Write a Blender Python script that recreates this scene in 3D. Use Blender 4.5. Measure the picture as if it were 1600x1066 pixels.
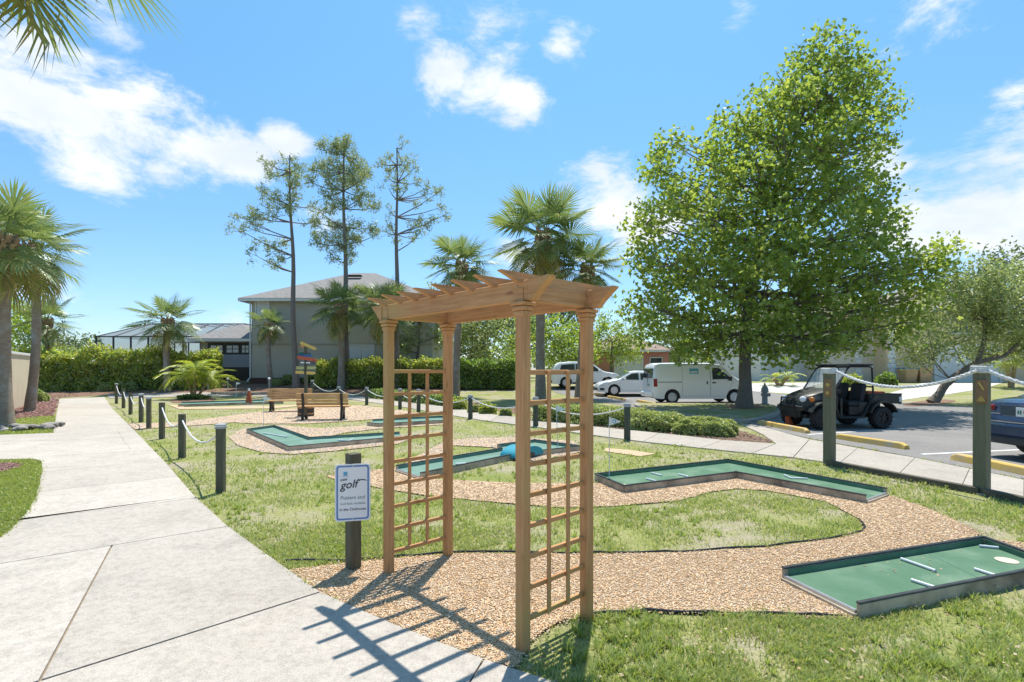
import bpy, bmesh, math, random
import numpy as np
from mathutils import Vector, Matrix

for _o in list(bpy.data.objects):
    bpy.data.objects.remove(_o)
SC = bpy.context.scene
COL = SC.collection
R = math.radians
random.seed(7)
NPR = np.random.default_rng(11)

# ------------------------------------------------------------------ camera
FPX, HOR, CAMZ = 817.0, 577.0, 1.6          # focal length in photo pixels, horizon row, eye height
cam_d = bpy.data.cameras.new('camera')
cam = bpy.data.objects.new('camera', cam_d)
COL.objects.link(cam)
cam.location = (0, 0, CAMZ)
cam.rotation_euler = (R(90), 0, 0)
cam_d.sensor_width = 36
cam_d.lens = FPX / 1600 * 36
cam_d.shift_y = (HOR - 533) / 1600
cam_d.clip_start = 0.05
cam_d.clip_end = 3000
SC.camera = cam

# ------------------------------------------------------------------ light
SUN_AZ, SUN_EL = 12.5, 69.0                 # azimuth right of the view direction (+Y), elevation
sun_d = bpy.data.lights.new('sun', 'SUN')
sun_d.energy = 3.5
sun_d.angle = R(0.53)
sun_d.color = (1.0, 0.95, 0.86)
sun = bpy.data.objects.new('sun', sun_d)
COL.objects.link(sun)
sun.rotation_euler = (R(90 - SUN_EL), 0, R(180 - SUN_AZ))
sun.location = (5, 20, 40)
SC.view_settings.view_transform = 'Standard'
SC.view_settings.look = 'None'
SC.view_settings.exposure = 0.95
SC.view_settings.gamma = 1.0

world = bpy.data.worlds.new('World')
SC.world = world
world.use_nodes = True
wn, wl = world.node_tree.nodes, world.node_tree.links
wn.clear()
w_out = wn.new('ShaderNodeOutputWorld')
sky = wn.new('ShaderNodeTexSky')
sky.sky_type = 'NISHITA'
sky.sun_disc = False
sky.sun_elevation = R(SUN_EL)
sky.sun_rotation = R(SUN_AZ)
sky.altitude = 20
sky.air_density = 1.0
sky.dust_density = 0.35
sky.ozone_density = 2.2
hs = wn.new('ShaderNodeHueSaturation')
hs.inputs['Saturation'].default_value = 1.06
hs.inputs['Value'].default_value = 1.0
wl.new(sky.outputs[0], hs.inputs['Color'])
bg1 = wn.new('ShaderNodeBackground')
bg1.inputs['Strength'].default_value = 0.138
tn = wn.new('ShaderNodeMix')
tn.data_type = 'RGBA'
tn.blend_type = 'MULTIPLY'
tn.inputs[0].default_value = 1.0
tcs = wn.new('ShaderNodeTexCoord')
sxyz = wn.new('ShaderNodeSeparateXYZ')
wl.new(tcs.outputs['Generated'], sxyz.inputs[0])
tr = wn.new('ShaderNodeValToRGB')            # tames the white haze band of the sky model all round the horizon
tr.color_ramp.elements[0].position = 0.0
tr.color_ramp.elements[0].color = (0.48, 0.54, 0.68, 1)
tr.color_ramp.elements[1].position = 0.55
tr.color_ramp.elements[1].color = (0.55, 0.81, 0.78, 1)
wl.new(sxyz.outputs['Z'], tr.inputs[0])
wl.new(tr.outputs[0], tn.inputs[7])
wl.new(hs.outputs[0], tn.inputs[6])
wl.new(tn.outputs[2], bg1.inputs[0])
tc = wn.new('ShaderNodeTexCoord')


def wmath(op, a, b=None, clamp=False):
    n = wn.new('ShaderNodeMath')
    n.operation = op
    n.use_clamp = clamp
    for i, v in enumerate((a, b)):
        if v is None:
            continue
        if isinstance(v, (int, float)):
            n.inputs[i].default_value = v
        else:
            wl.new(v, n.inputs[i])
    return n.outputs[0]


def wnoise(scale, detail, rough, off=(0, 0, 0), stretch=(1, 1, 1.9)):
    m = wn.new('ShaderNodeMapping')
    m.inputs['Scale'].default_value = stretch
    m.inputs['Location'].default_value = off
    wl.new(tc.outputs['Generated'], m.inputs[0])
    n = wn.new('ShaderNodeTexNoise')
    n.inputs['Scale'].default_value = scale
    n.inputs['Detail'].default_value = detail
    n.inputs['Roughness'].default_value = rough
    n.inputs['Distortion'].default_value = 0.25
    wl.new(m.outputs[0], n.inputs['Vector'])
    return n.outputs[0]


# clouds: bodies of cumulus at fixed directions of the sky, broken up by noise, plus a thin scatter all round
CLOUDS = [(-30, 130, 95, 1), (60, 150, 100, 1), (150, 185, 85, 1), (225, 200, 80, 1), (300, 225, 70, 1), (160, 250, 75, 1), (250, 270, 50, .9),
          (370, 245, 55, .85), (445, 218, 34, 1), (40, 80, 60, .8), (150, 20, 50, .7),
          (770, 30, 55, .72), (700, 110, 45, .8), (760, 130, 45, .85), (810, 155, 52, 1), (885, 75, 38, .7), (640, 25, 40, .66), (790, 85, 40, .7),
          (1450, 10, 70, .85), (1400, 20, 50, .75), (1470, 345, 80, 1), (1540, 325, 100, 1), (1620, 300, 120, 1), (1430, 375, 60, .9), (1700, 330, 120, 1),
          (960, 320, 65, 1), (930, 268, 40, .75), (1000, 350, 70, .9), (1590, 140, 30, .75), (1160, 25, 35, .7), (1510, 265, 25, .75), (1370, 260, 40, .72),
          (820, 415, 40, .8), (365, 500, 60, .6), (1250, 270, 45, .7), (500, 340, 40, .5), (60, 470, 60, .5)]
mp = wn.new('ShaderNodeMapping')
mp.inputs['Scale'].default_value = (1, 1, 1.45)
wl.new(tc.outputs['Generated'], mp.inputs[0])
acc = None
for (px, py, rr, k) in CLOUDS:
    d = Vector(((px - 800) / FPX, 1, (HOR - py) / FPX))
    ln = d.length
    d.normalize()
    vm = wn.new('ShaderNodeVectorMath')
    vm.operation = 'DISTANCE'
    wl.new(mp.outputs[0], vm.inputs[0])
    vm.inputs[1].default_value = (d.x, d.y, d.z * 1.45)
    mr = wn.new('ShaderNodeMapRange')
    mr.interpolation_type = 'SMOOTHSTEP'
    mr.inputs['From Min'].default_value = 0
    mr.inputs['From Max'].default_value = rr / FPX / ln * 2.2
    mr.inputs['To Min'].default_value = k
    mr.inputs['To Max'].default_value = 0
    wl.new(vm.outputs['Value'], mr.inputs['Value'])
    acc = mr.outputs[0] if acc is None else wmath('MAXIMUM', acc, mr.outputs[0])
n1 = wnoise(6.5, 10, 0.66)
n2 = wnoise(2.2, 4, 0.55, (3, 1, 0))
body = wmath('ADD', wmath('MULTIPLY', acc, 0.92), wmath('MULTIPLY', wmath('SUBTRACT', n1, 0.5), 2.3))
scat = wmath('ADD', wmath('MULTIPLY', wmath('SUBTRACT', n2, 0.5), 1.6), wmath('MULTIPLY', wmath('SUBTRACT', n1, 0.62), 1.2))
body = wmath('MAXIMUM', body, wmath('MULTIPLY', scat, 0.55))
cm = wn.new('ShaderNodeMapRange')
cm.interpolation_type = 'SMOOTHSTEP'
cm.inputs['From Min'].default_value = 0.30
cm.inputs['From Max'].default_value = 0.88
wl.new(body, cm.inputs['Value'])
bg2 = wn.new('ShaderNodeBackground')
ccol = wn.new('ShaderNodeValToRGB')
ccol.color_ramp.elements[0].position = 0.35
ccol.color_ramp.elements[0].color = (0.74, 0.81, 0.90, 1)
ccol.color_ramp.elements[1].position = 0.62
ccol.color_ramp.elements[1].color = (1, 1, 1, 1)
wl.new(wnoise(4.0, 5, 0.55, (0.02, 0, 0.06)), ccol.inputs[0])
wl.new(ccol.outputs[0], bg2.inputs[0])
bg2.inputs['Strength'].default_value = 0.60
wmix = wn.new('ShaderNodeMixShader')
wl.new(wmath('MULTIPLY', cm.outputs[0], 0.96), wmix.inputs[0])
wl.new(bg1.outputs[0], wmix.inputs[1])
wl.new(bg2.outputs[0], wmix.inputs[2])
wl.new(wmix.outputs[0], w_out.inputs[0])

# ------------------------------------------------------------------ ground shape and placing
KN = [29 + 0.75 * i for i in range(13)]


def _ss(t):
    t = min(max(t, 0), 1)
    return t * t * (3 - 2 * t)


KZ = [0.6 * _ss((k - 29) / 9) for k in KN]


def gz(y):
    """height of the ground: level up to 29 m, then a gentle bank of 0.6 m"""
    return float(np.interp(y, KN, KZ))


def G(px, py):
    """the ground point seen at a photo pixel"""
    s = (py - HOR) / FPX
    lo, hi = 0.3, 400.0
    if CAMZ - s * hi > gz(hi):
        y = hi
    else:
        for _ in range(50):
            m = (lo + hi) / 2
            if CAMZ - s * m > gz(m):
                lo = m
            else:
                hi = m
        y = (lo + hi) / 2
    return Vector(((px - 800) * y / FPX, y, gz(y)))


def at(px, py, Y):
    return Vector(((px - 800) * Y / FPX, Y, CAMZ - (py - HOR) * Y / FPX))


# ------------------------------------------------------------------ materials
MATS = {}


def new_mat(name):
    m = bpy.data.materials.new(name)
    m.use_nodes = True
    m.node_tree.nodes.clear()
    MATS[name] = m
    return m, m.node_tree.nodes, m.node_tree.links


def ramp(nodes, stops):
    r = nodes.new('ShaderNodeValToRGB')
    els = r.color_ramp.elements
    while len(els) < len(stops):
        els.new(0.5)
    for e, (p, c) in zip(els, stops):
        e.position = p
        e.color = (c[0], c[1], c[2], 1)
    return r


def noise(nodes, links, coord, scale, detail=4, rough=0.55, stretch=None):
    n = nodes.new('ShaderNodeTexNoise')
    n.inputs['Scale'].default_value = scale
    n.inputs['Detail'].default_value = detail
    n.inputs['Roughness'].default_value = rough
    if stretch:
        mpp = nodes.new('ShaderNodeMapping')
        mpp.inputs['Scale'].default_value = stretch
        links.new(coord, mpp.inputs[0])
        coord = mpp.outputs[0]
    links.new(coord, n.inputs['Vector'])
    return n.outputs[0]


def mixc(nodes, links, fac, a, b, mode='MIX'):
    m = nodes.new('ShaderNodeMix')
    m.data_type = 'RGBA'
    m.blend_type = mode
    for sock, v in ((m.inputs[0], fac), (m.inputs[6], a), (m.inputs[7], b)):
        if isinstance(v, (int, float)):
            sock.default_value = v
        elif isinstance(v, (tuple, list)):
            sock.default_value = (v[0], v[1], v[2], 1)
        else:
            links.new(v, sock)
    return m.outputs[2]


def pmat(name, c1, c2=None, scale=6, rough=0.7, bump=0.0, bscale=80, metal=0.0, spec=0.35, stretch=None, c3=None, scale3=1.2, coat=0.0, lo=0.35, hi=0.65, rand=0.0):
    m, n, l = new_mat(name)
    out = n.new('ShaderNodeOutputMaterial')
    b = n.new('ShaderNodeBsdfPrincipled')
    l.new(b.outputs[0], out.inputs[0])
    b.inputs['Roughness'].default_value = rough
    b.inputs['Metallic'].default_value = metal
    b.inputs['Specular IOR Level'].default_value = spec
    b.inputs['Coat Weight'].default_value = coat
    co = n.new('ShaderNodeTexCoord').outputs['Object']
    c2 = c2 or tuple(min(1, v * 0.82) for v in c1)
    rp = ramp(n, [(lo, c1), (hi, c2)])
    l.new(noise(n, l, co, scale, 6, 0.6, stretch), rp.inputs[0])
    col = rp.outputs[0]
    if c3:
        r3 = ramp(n, [(0.48, (0, 0, 0)), (0.7, (1, 1, 1))])
        l.new(noise(n, l, co, scale3, 5, 0.6), r3.inputs[0])
        col = mixc(n, l, r3.outputs[0], col, c3)
    if rand:
        oi = n.new('ShaderNodeObjectInfo')
        mr = n.new('ShaderNodeMapRange')
        mr.inputs['To Min'].default_value = 1 - rand
        mr.inputs['To Max'].default_value = 1 + rand
        l.new(oi.outputs['Random'], mr.inputs['Value'])
        hv = n.new('ShaderNodeHueSaturation')
        l.new(mr.outputs[0], hv.inputs['Value'])
        l.new(col, hv.inputs['Color'])
        col = hv.outputs[0]
    l.new(col, b.inputs['Base Color'])
    if bump:
        bp = n.new('ShaderNodeBump')
        bp.inputs['Strength'].default_value = bump
        bp.inputs['Distance'].default_value = 0.02
        l.new(noise(n, l, co, bscale, 4, 0.6, stretch), bp.inputs['Height'])
        l.new(bp.outputs[0], b.inputs['Normal'])
    return m


def leafmat(name, cols, trans=0.45, gloss=0.12, big=None):
    """foliage: each leaf its own tone, light passes through"""
    m, n, l = new_mat(name)
    out = n.new('ShaderNodeOutputMaterial')
    geo = n.new('ShaderNodeNewGeometry')
    k = len(cols)
    rp = ramp(n, [(i / max(1, k - 1), c) for i, c in enumerate(cols)])
    l.new(geo.outputs['Random Per Island'], rp.inputs[0])
    col = rp.outputs[0]
    d = n.new('ShaderNodeBsdfDiffuse')
    t = n.new('ShaderNodeBsdfTranslucent')
    g = n.new('ShaderNodeBsdfGlossy')
    g.inputs['Roughness'].default_value = 0.42
    g.inputs['Color'].default_value = (0.9, 0.95, 0.9, 1)
    l.new(col, d.inputs[0])
    tcx = mixc(n, l, 0.6, col, (1.0, 1.0, 0.35), 'MULTIPLY')
    hv = n.new('ShaderNodeHueSaturation')
    hv.inputs['Value'].default_value = 1.7
    l.new(tcx, hv.inputs['Color'])
    l.new(hv.outputs[0], t.inputs[0])
    m1 = n.new('ShaderNodeMixShader')
    m1.inputs[0].default_value = trans
    l.new(d.outputs[0], m1.inputs[1])
    l.new(t.outputs[0], m1.inputs[2])
    m2 = n.new('ShaderNodeMixShader')
    m2.inputs[0].default_value = gloss
    l.new(m1.outputs[0], m2.inputs[1])
    l.new(g.outputs[0], m2.inputs[2])
    l.new(m2.outputs[0], out.inputs[0])
    return m


def chipmat(name, cols, rough=0.85):
    m, n, l = new_mat(name)
    out = n.new('ShaderNodeOutputMaterial')
    b = n.new('ShaderNodeBsdfPrincipled')
    b.inputs['Roughness'].default_value = rough
    b.inputs['Specular IOR Level'].default_value = 0.25
    geo = n.new('ShaderNodeNewGeometry')
    rp = ramp(n, [(i / (len(cols) - 1), c) for i, c in enumerate(cols)])
    l.new(geo.outputs['Random Per Island'], rp.inputs[0])
    l.new(rp.outputs[0], b.inputs['Base Color'])
    l.new(b.outputs[0], out.inputs[0])
    return m


def glassmat(name, col=(0.03, 0.04, 0.05), rough=0.04, alpha=None):
    m, n, l = new_mat(name)
    out = n.new('ShaderNodeOutputMaterial')
    b = n.new('ShaderNodeBsdfPrincipled')
    b.inputs['Base Color'].default_value = (*col, 1)
    b.inputs['Roughness'].default_value = rough
    b.inputs['Specular IOR Level'].default_value = 0.6
    if alpha is None:
        l.new(b.outputs[0], out.inputs[0])
    else:
        t = n.new('ShaderNodeBsdfTransparent')
        mx = n.new('ShaderNodeMixShader')
        mx.inputs[0].default_value = alpha
        l.new(t.outputs[0], mx.inputs[1])
        l.new(b.outputs[0], mx.inputs[2])
        l.new(mx.outputs[0], out.inputs[0])
    return m


# ------------------------------------------------------------------ object helpers
def tag(o, label=None, cat=None, group=None, kind=None):
    if label:
        o['label'] = label
    if cat:
        o['category'] = cat
    if group:
        o['group'] = group
    if kind:
        o['kind'] = kind
    return o


def thing(name, label, cat, loc=(0, 0, 0), rz=0.0, group=None):
    o = bpy.data.objects.new(name, None)
    COL.objects.link(o)
    o.empty_display_size = 0.2
    o.location = loc
    o.rotation_euler = (0, 0, rz)
    return tag(o, label, cat, group)


def link_mesh(name, me, parent=None, mat=None):
    if mat is not None and len(me.materials) == 0:
        me.materials.append(MATS[mat] if isinstance(mat, str) else mat)
    o = bpy.data.objects.new(name, me)
    COL.objects.link(o)
    if parent is not None:
        o.parent = parent
    return o


class MB:
    """collects shapes and links them as one mesh object"""

    def __init__(self):
        self.v, self.f, self.M = [], [], Matrix.Identity(4)

    def add(self, vs, fs):
        b = len(self.v)
        self.v += [self.M @ Vector(p) for p in vs]
        self.f += [tuple(b + i for i in f) for f in fs]
        return self

    def box(self, c, s, rz=0.0, ch=0.0, M=None):
        sx, sy, sz = s[0] / 2, s[1] / 2, s[2] / 2
        T = Matrix.Translation(c) @ Matrix.Rotation(rz, 4, 'Z') if M is None else Matrix.Translation(c) @ M
        if ch <= 0:
            vs = [(x, y, z) for z in (-sz, sz) for (x, y) in ((-sx, -sy), (sx, -sy), (sx, sy), (-sx, sy))]
            fs = [(3, 2, 1, 0), (4, 5, 6, 7), (0, 1, 5, 4), (1, 2, 6, 5), (2, 3, 7, 6), (3, 0, 4, 7)]
            return self.add([T @ Vector(v) for v in vs], fs)
        bm = bmesh.new()
        bmesh.ops.create_cube(bm, size=1)
        for v in bm.verts:
            v.co = Vector((v.co.x * s[0], v.co.y * s[1], v.co.z * s[2]))
        bmesh.ops.bevel(bm, geom=list(bm.edges), offset=ch, segments=1, affect='EDGES')
        bm.verts.index_update()
        self.add([T @ v.co for v in bm.verts], [tuple(v.index for v in f.verts) for f in bm.faces])
        bm.free()
        return self

    def tube(self, pts, r, n=8, cap=True):
        pts = [Vector(p) for p in pts]
        rs = r if isinstance(r, (list, tuple)) else [r] * len(pts)
        vs, fs = [], []
        up = None
        for i, p in enumerate(pts):
            d = (pts[min(i + 1, len(pts) - 1)] - pts[max(i - 1, 0)])
            if d.length < 1e-9:
                d = Vector((0, 0, 1))
            d.normalize()
            if up is None:
                a = Vector((0, 0, 1)) if abs(d.z) < 0.9 else Vector((1, 0, 0))
                u = d.cross(a).normalized()
            else:
                u = (up - d * up.dot(d)).normalized()
            up = u
            w = d.cross(u)
            for k in range(n):
                an = 2 * math.pi * k / n
                vs.append(p + (u * math.cos(an) + w * math.sin(an)) * rs[i])
        for i in range(len(pts) - 1):
            for k in range(n):
                a, b = i * n + k, i * n + (k + 1) % n
                fs.append((a, b, b + n, a + n))
        if cap:
            fs.append(tuple(reversed(range(n))))
            fs.append(tuple(range((len(pts) - 1) * n, len(pts) * n)))
        return self.add(vs, fs)

    def lathe(self, prof, n=16, M=None):
        """profile of (radius, z) turned about Z"""
        T = M or Matrix.Identity(4)
        vs, fs = [], []
        for (r, z) in prof:
            for k in range(n):
                an = 2 * math.pi * k / n
                vs.append(T @ Vector((r * math.cos(an), r * math.sin(an), z)))
        for i in range(len(prof) - 1):
            for k in range(n):
                a, b = i * n + k, i * n + (k + 1) % n
                fs.append((a, b, b + n, a + n))
        fs.append(tuple(reversed(range(n))))
        fs.append(tuple(range((len(prof) - 1) * n, len(prof) * n)))
        return self.add(vs, fs)

    def prism(self, poly, M, t):
        """2-D outline in the local XZ plane of M, given depth t along local Y (centred)"""
        n = len(poly)
        vs = [M @ Vector((p[0], -t / 2, p[1])) for p in poly] + [M @ Vector((p[0], t / 2, p[1])) for p in poly]
        fs = [tuple(range(n)), tuple(reversed(range(n, 2 * n)))]
        for i in range(n):
            j = (i + 1) % n
            fs.append((i, i + n, j + n, j))
        return self.add(vs, fs)

    def build(self, name, mat, parent=None, smooth=None, label=None):
        me = bpy.data.meshes.new(name)
        me.from_pydata([tuple(v) for v in self.v], [], self.f)
        bm = bmesh.new()
        bm.from_mesh(me)
        bmesh.ops.recalc_face_normals(bm, faces=list(bm.faces))
        bm.to_mesh(me)
        bm.free()
        if smooth:
            me.shade_smooth()
            me.set_sharp_from_angle(angle=R(smooth))
        o = link_mesh(name, me, parent, mat)
        if label:
            o['label'] = label
        return o


def np_mesh(name, V, k, faces, mat, parent=None, kind=None):
    """V: (N,k,3) copies of a k-vertex template; faces: index tuples within the template"""
    N = V.shape[0]
    me = bpy.data.meshes.new(name)
    me.vertices.add(N * k)
    me.vertices.foreach_set('co', np.ascontiguousarray(V.reshape(-1), dtype=np.float32))
    lens = np.array([len(f) for f in faces], dtype=np.int32)
    flat = np.concatenate([np.array(f, dtype=np.int32) for f in faces])
    idx = (flat[None, :] + (np.arange(N, dtype=np.int32) * k)[:, None]).reshape(-1)
    tot = np.tile(lens, N)
    starts = np.concatenate([[0], np.cumsum(tot)[:-1]]).astype(np.int32)
    me.loops.add(len(idx))
    me.loops.foreach_set('vertex_index', idx)
    me.polygons.add(len(tot))
    me.polygons.foreach_set('loop_start', starts)
    me.update(calc_edges=True)
    o = link_mesh(name, me, parent, mat)
    if kind:
        o['kind'] = kind
    return o


T_DIAMOND = (np.array([(-.5, 0, 0), (0, -.3, -.06), (.5, 0, .05), (0, .3, -.06)]), [(0, 1, 2), (0, 2, 3)])
T_MAPLE = (np.array([(0, -.5, 0), (.22, -.28, -.03), (.55, -.1, -.1), (.28, .1, -.02), (.2, .38, -.06), (0, .55, -.1), (-.2, .38, -.06), (-.28, .1, -.02), (-.55, -.1, -.1), (-.22, -.28, -.03)]),
           [(0, 1, 3, 7, 9), (1, 2, 3), (7, 8, 9), (3, 4, 5, 6, 7)])
T_LONG = (np.array([(-.5, 0, 0), (0, -.14, -.02), (.5, 0, -.08), (0, .14, -.02)]), [(0, 1, 2), (0, 2, 3)])


def leaves(name, C, size, mat, parent=None, tmpl=T_DIAMOND, upb=0.6, kind=None, rng=NPR):
    """leaf-sized faces at points C, normals random but leaning upward by upb"""
    C = np.asarray(C, dtype=np.float64)
    N = len(C)
    nr = rng.normal(size=(N, 3))
    nr /= np.linalg.norm(nr, axis=1)[:, None]
    nr[:, 2] += upb
    nr /= np.linalg.norm(nr, axis=1)[:, None] + 1e-9
    a = rng.normal(size=(N, 3))
    t = np.cross(nr, a)
    t /= np.linalg.norm(t, axis=1)[:, None] + 1e-9
    b = np.cross(nr, t)
    P, faces = tmpl
    s = size if np.ndim(size) else size * rng.uniform(0.65, 1.3, N)
    V = C[:, None, :] + s[:, None, None] * (P[None, :, 0:1] * t[:, None, :] + P[None, :, 1:2] * b[:, None, :] + P[None, :, 2:3] * nr[:, None, :])
    return np_mesh(name, V, len(P), faces, mat, parent, kind)


def pip(x, y, poly):
    """points in polygon, vectorised"""
    inside = np.zeros(len(x), dtype=bool)
    n = len(poly)
    for i in range(n):
        x1, y1 = poly[i]
        x2, y2 = poly[(i + 1) % n]
        if y1 == y2:
            continue
        c = ((y1 > y) != (y2 > y)) & (x < (x2 - x1) * (y - y1) / (y2 - y1) + x1)
        inside ^= c
    return inside


def sheet_mesh(name, poly, dz, thick=0.0):
    """flat outline laid on the ground (follows the bank); poly holds world (x, y)"""
    bm = bmesh.new()
    vs = [bm.verts.new((p[0], p[1], 0)) for p in poly]
    f = bm.faces.new(vs)
    f.normal_update()
    if f.normal.z < 0:
        f.normal_flip()
    bmesh.ops.triangulate(bm, faces=[f])
    ys = [p[1] for p in poly]
    for k in KN:
        if min(ys) < k < max(ys):
            bmesh.ops.bisect_plane(bm, geom=list(bm.verts) + list(bm.edges) + list(bm.faces), plane_co=(0, k, 0), plane_no=(0, 1, 0))
    if thick:
        r = bmesh.ops.extrude_face_region(bm, geom=list(bm.faces))
        top = {v for v in r['geom'] if isinstance(v, bmesh.types.BMVert)}
        for v in bm.verts:
            v.co.z = gz(v.co.y) + (dz if v in top else dz - thick)
        bmesh.ops.recalc_face_normals(bm, faces=list(bm.faces))
    else:
        for v in bm.verts:
            v.co.z = gz(v.co.y) + dz
    me = bpy.data.meshes.new(name)
    bm.to_mesh(me)
    bm.free()
    return me


def sheet(name, poly, dz, mat, kind='structure', parent=None, thick=0.0, label=None):
    o = link_mesh(name, sheet_mesh(name, poly, dz, thick), parent, mat)
    if kind:
        o['kind'] = kind
    if label:
        o['label'] = label
    return o


def W(pxs):
    """photo pixels to ground (x, y)"""
    return [tuple(G(*p)[:2]) for p in pxs]


def clip(poly, a, b, off, side):
    """part of poly on one side of line a-b, kept off from it by off"""
    a, b = Vector(a[:2]), Vector(b[:2])
    d = (b - a).normalized()
    nn = Vector((-d.y, d.x)) * side
    out = []
    m = len(poly)
    for i in range(m):
        p, q = Vector(poly[i]), Vector(poly[(i + 1) % m])
        dp, dq = (p - a).dot(nn) - off, (q - a).dot(nn) - off
        if dp >= 0:
            out.append(tuple(p))
        if (dp >= 0) != (dq >= 0):
            t = dp / (dp - dq)
            out.append(tuple(p + (q - p) * t))
    return out


def smoothpoly(pts, it=2):
    """round a closed outline by corner cutting"""
    for _ in range(it):
        o = []
        for i in range(len(pts)):
            p, q = pts[i], pts[(i + 1) % len(pts)]
            o.append((p[0] * .75 + q[0] * .25, p[1] * .75 + q[1] * .25))
            o.append((p[0] * .25 + q[0] * .75, p[1] * .25 + q[1] * .75))
        pts = o
    return pts


def copy_tree(o, parent=None):
    c = o.copy()
    COL.objects.link(c)
    c.parent = parent
    for ch in list(o.children):
        copy_tree(ch, c)
    return c


def text_obj(name, s, size, mat, parent, loc, rot, shear=0.0, bold=0.0, align='CENTER', extrude=0.0008):
    cu = bpy.data.curves.new(name, 'FONT')
    cu.body = s
    cu.size = size
    cu.shear = shear
    cu.offset = bold
    cu.align_x = align
    cu.extrude = extrude
    cu.resolution_u = 3
    t = bpy.data.objects.new(name + '_tmp', cu)
    COL.objects.link(t)
    dg = bpy.context.evaluated_depsgraph_get()
    me = bpy.data.meshes.new_from_object(t.evaluated_get(dg))
    bpy.data.objects.remove(t)
    me.materials.clear()
    o = link_mesh(name, me, parent, mat)
    o.location = loc
    o.rotation_euler = rot
    return o

# ------------------------------------------------------------------ the materials of the place
def ground_grass():
    m, n, l = new_mat('lawn')
    out = n.new('ShaderNodeOutputMaterial')
    b = n.new('ShaderNodeBsdfPrincipled')
    b.inputs['Roughness'].default_value = 0.95
    b.inputs['Specular IOR Level'].default_value = 0.1
    co = n.new('ShaderNodeTexCoord').outputs['Object']
    r1 = ramp(n, [(0.3, (0.22, 0.265, 0.075)), (0.5, (0.30, 0.315, 0.12)), (0.7, (0.38, 0.355, 0.19))])
    l.new(noise(n, l, co, 1.1, 8, 0.65), r1.inputs[0])
    r2 = ramp(n, [(0.45, (0, 0, 0)), (0.62, (1, 1, 1))])
    l.new(noise(n, l, co, 0.75, 6, 0.7), r2.inputs[0])
    c = mixc(n, l, r2.outputs[0], r1.outputs[0], (0.41, 0.355, 0.285))
    r3 = ramp(n, [(0.34, (0.42, 0.44, 0.38)), (0.66, (1.3, 1.28, 1.2))])
    l.new(noise(n, l, co, 38, 6, 0.75), r3.inputs[0])
    c = mixc(n, l, 1.0, c, r3.outputs[0], 'MULTIPLY')
    l.new(c, b.inputs['Base Color'])
    bp = n.new('ShaderNodeBump')
    bp.inputs['Strength'].default_value = 0.6
    bp.inputs['Distance'].default_value = 0.03
    l.new(noise(n, l, co, 70, 4, 0.7), bp.inputs['Height'])
    l.new(bp.outputs[0], b.inputs['Normal'])
    l.new(b.outputs[0], out.inputs[0])


def concrete(name, base, stain, tint, speck=0.25):
    m, n, l = new_mat(name)
    out = n.new('ShaderNodeOutputMaterial')
    b = n.new('ShaderNodeBsdfPrincipled')
    b.inputs['Roughness'].default_value = 0.88
    b.inputs['Specular IOR Level'].default_value = 0.2
    co = n.new('ShaderNodeNewGeometry').outputs['Position']
    r1 = ramp(n, [(0.3, base), (0.7, tuple(v * 0.86 for v in base))])
    l.new(noise(n, l, co, 0.9, 6, 0.6), r1.inputs[0])
    r2 = ramp(n, [(0.5, (0, 0, 0)), (0.74, (0.8, 0.8, 0.8))])
    l.new(noise(n, l, co, 1.7, 8, 0.68), r2.inputs[0])
    c = mixc(n, l, r2.outputs[0], r1.outputs[0], stain)
    r4 = ramp(n, [(0.5, (0, 0, 0)), (0.75, (0.6, 0.6, 0.6))])
    l.new(noise(n, l, co, 0.35, 4, 0.6), r4.inputs[0])
    c = mixc(n, l, r4.outputs[0], c, tint)
    r3 = ramp(n, [(0.34, (1 - speck,) * 3), (0.5, (1, 1, 1)), (0.68, (1 + speck * .5,) * 3)])
    l.new(noise(n, l, co, 130, 2, 0.7), r3.inputs[0])
    c = mixc(n, l, 1.0, c, r3.outputs[0], 'MULTIPLY')
    r5 = ramp(n, [(0.36, (0.78,) * 3), (0.56, (1, 1, 1))])
    l.new(noise(n, l, co, 22, 5, 0.75), r5.inputs[0])
    c = mixc(n, l, 1.0, c, r5.outputs[0], 'MULTIPLY')
    oi = n.new('ShaderNodeObjectInfo')
    mr = n.new('ShaderNodeMapRange')
    mr.inputs['To Min'].default_value = 0.90
    mr.inputs['To Max'].default_value = 1.06
    l.new(oi.outputs['Random'], mr.inputs['Value'])
    hv = n.new('ShaderNodeHueSaturation')
    l.new(mr.outputs[0], hv.inputs['Value'])
    l.new(c, hv.inputs['Color'])
    c = hv.outputs[0]
    l.new(c, b.inputs['Base Color'])
    bp = n.new('ShaderNodeBump')
    bp.inputs['Strength'].default_value = 0.35
    bp.inputs['Distance'].default_value = 0.006
    l.new(noise(n, l, co, 150, 3, 0.7), bp.inputs['Height'])
    l.new(bp.outputs[0], b.inputs['Normal'])
    l.new(b.outputs[0], out.inputs[0])


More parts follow.
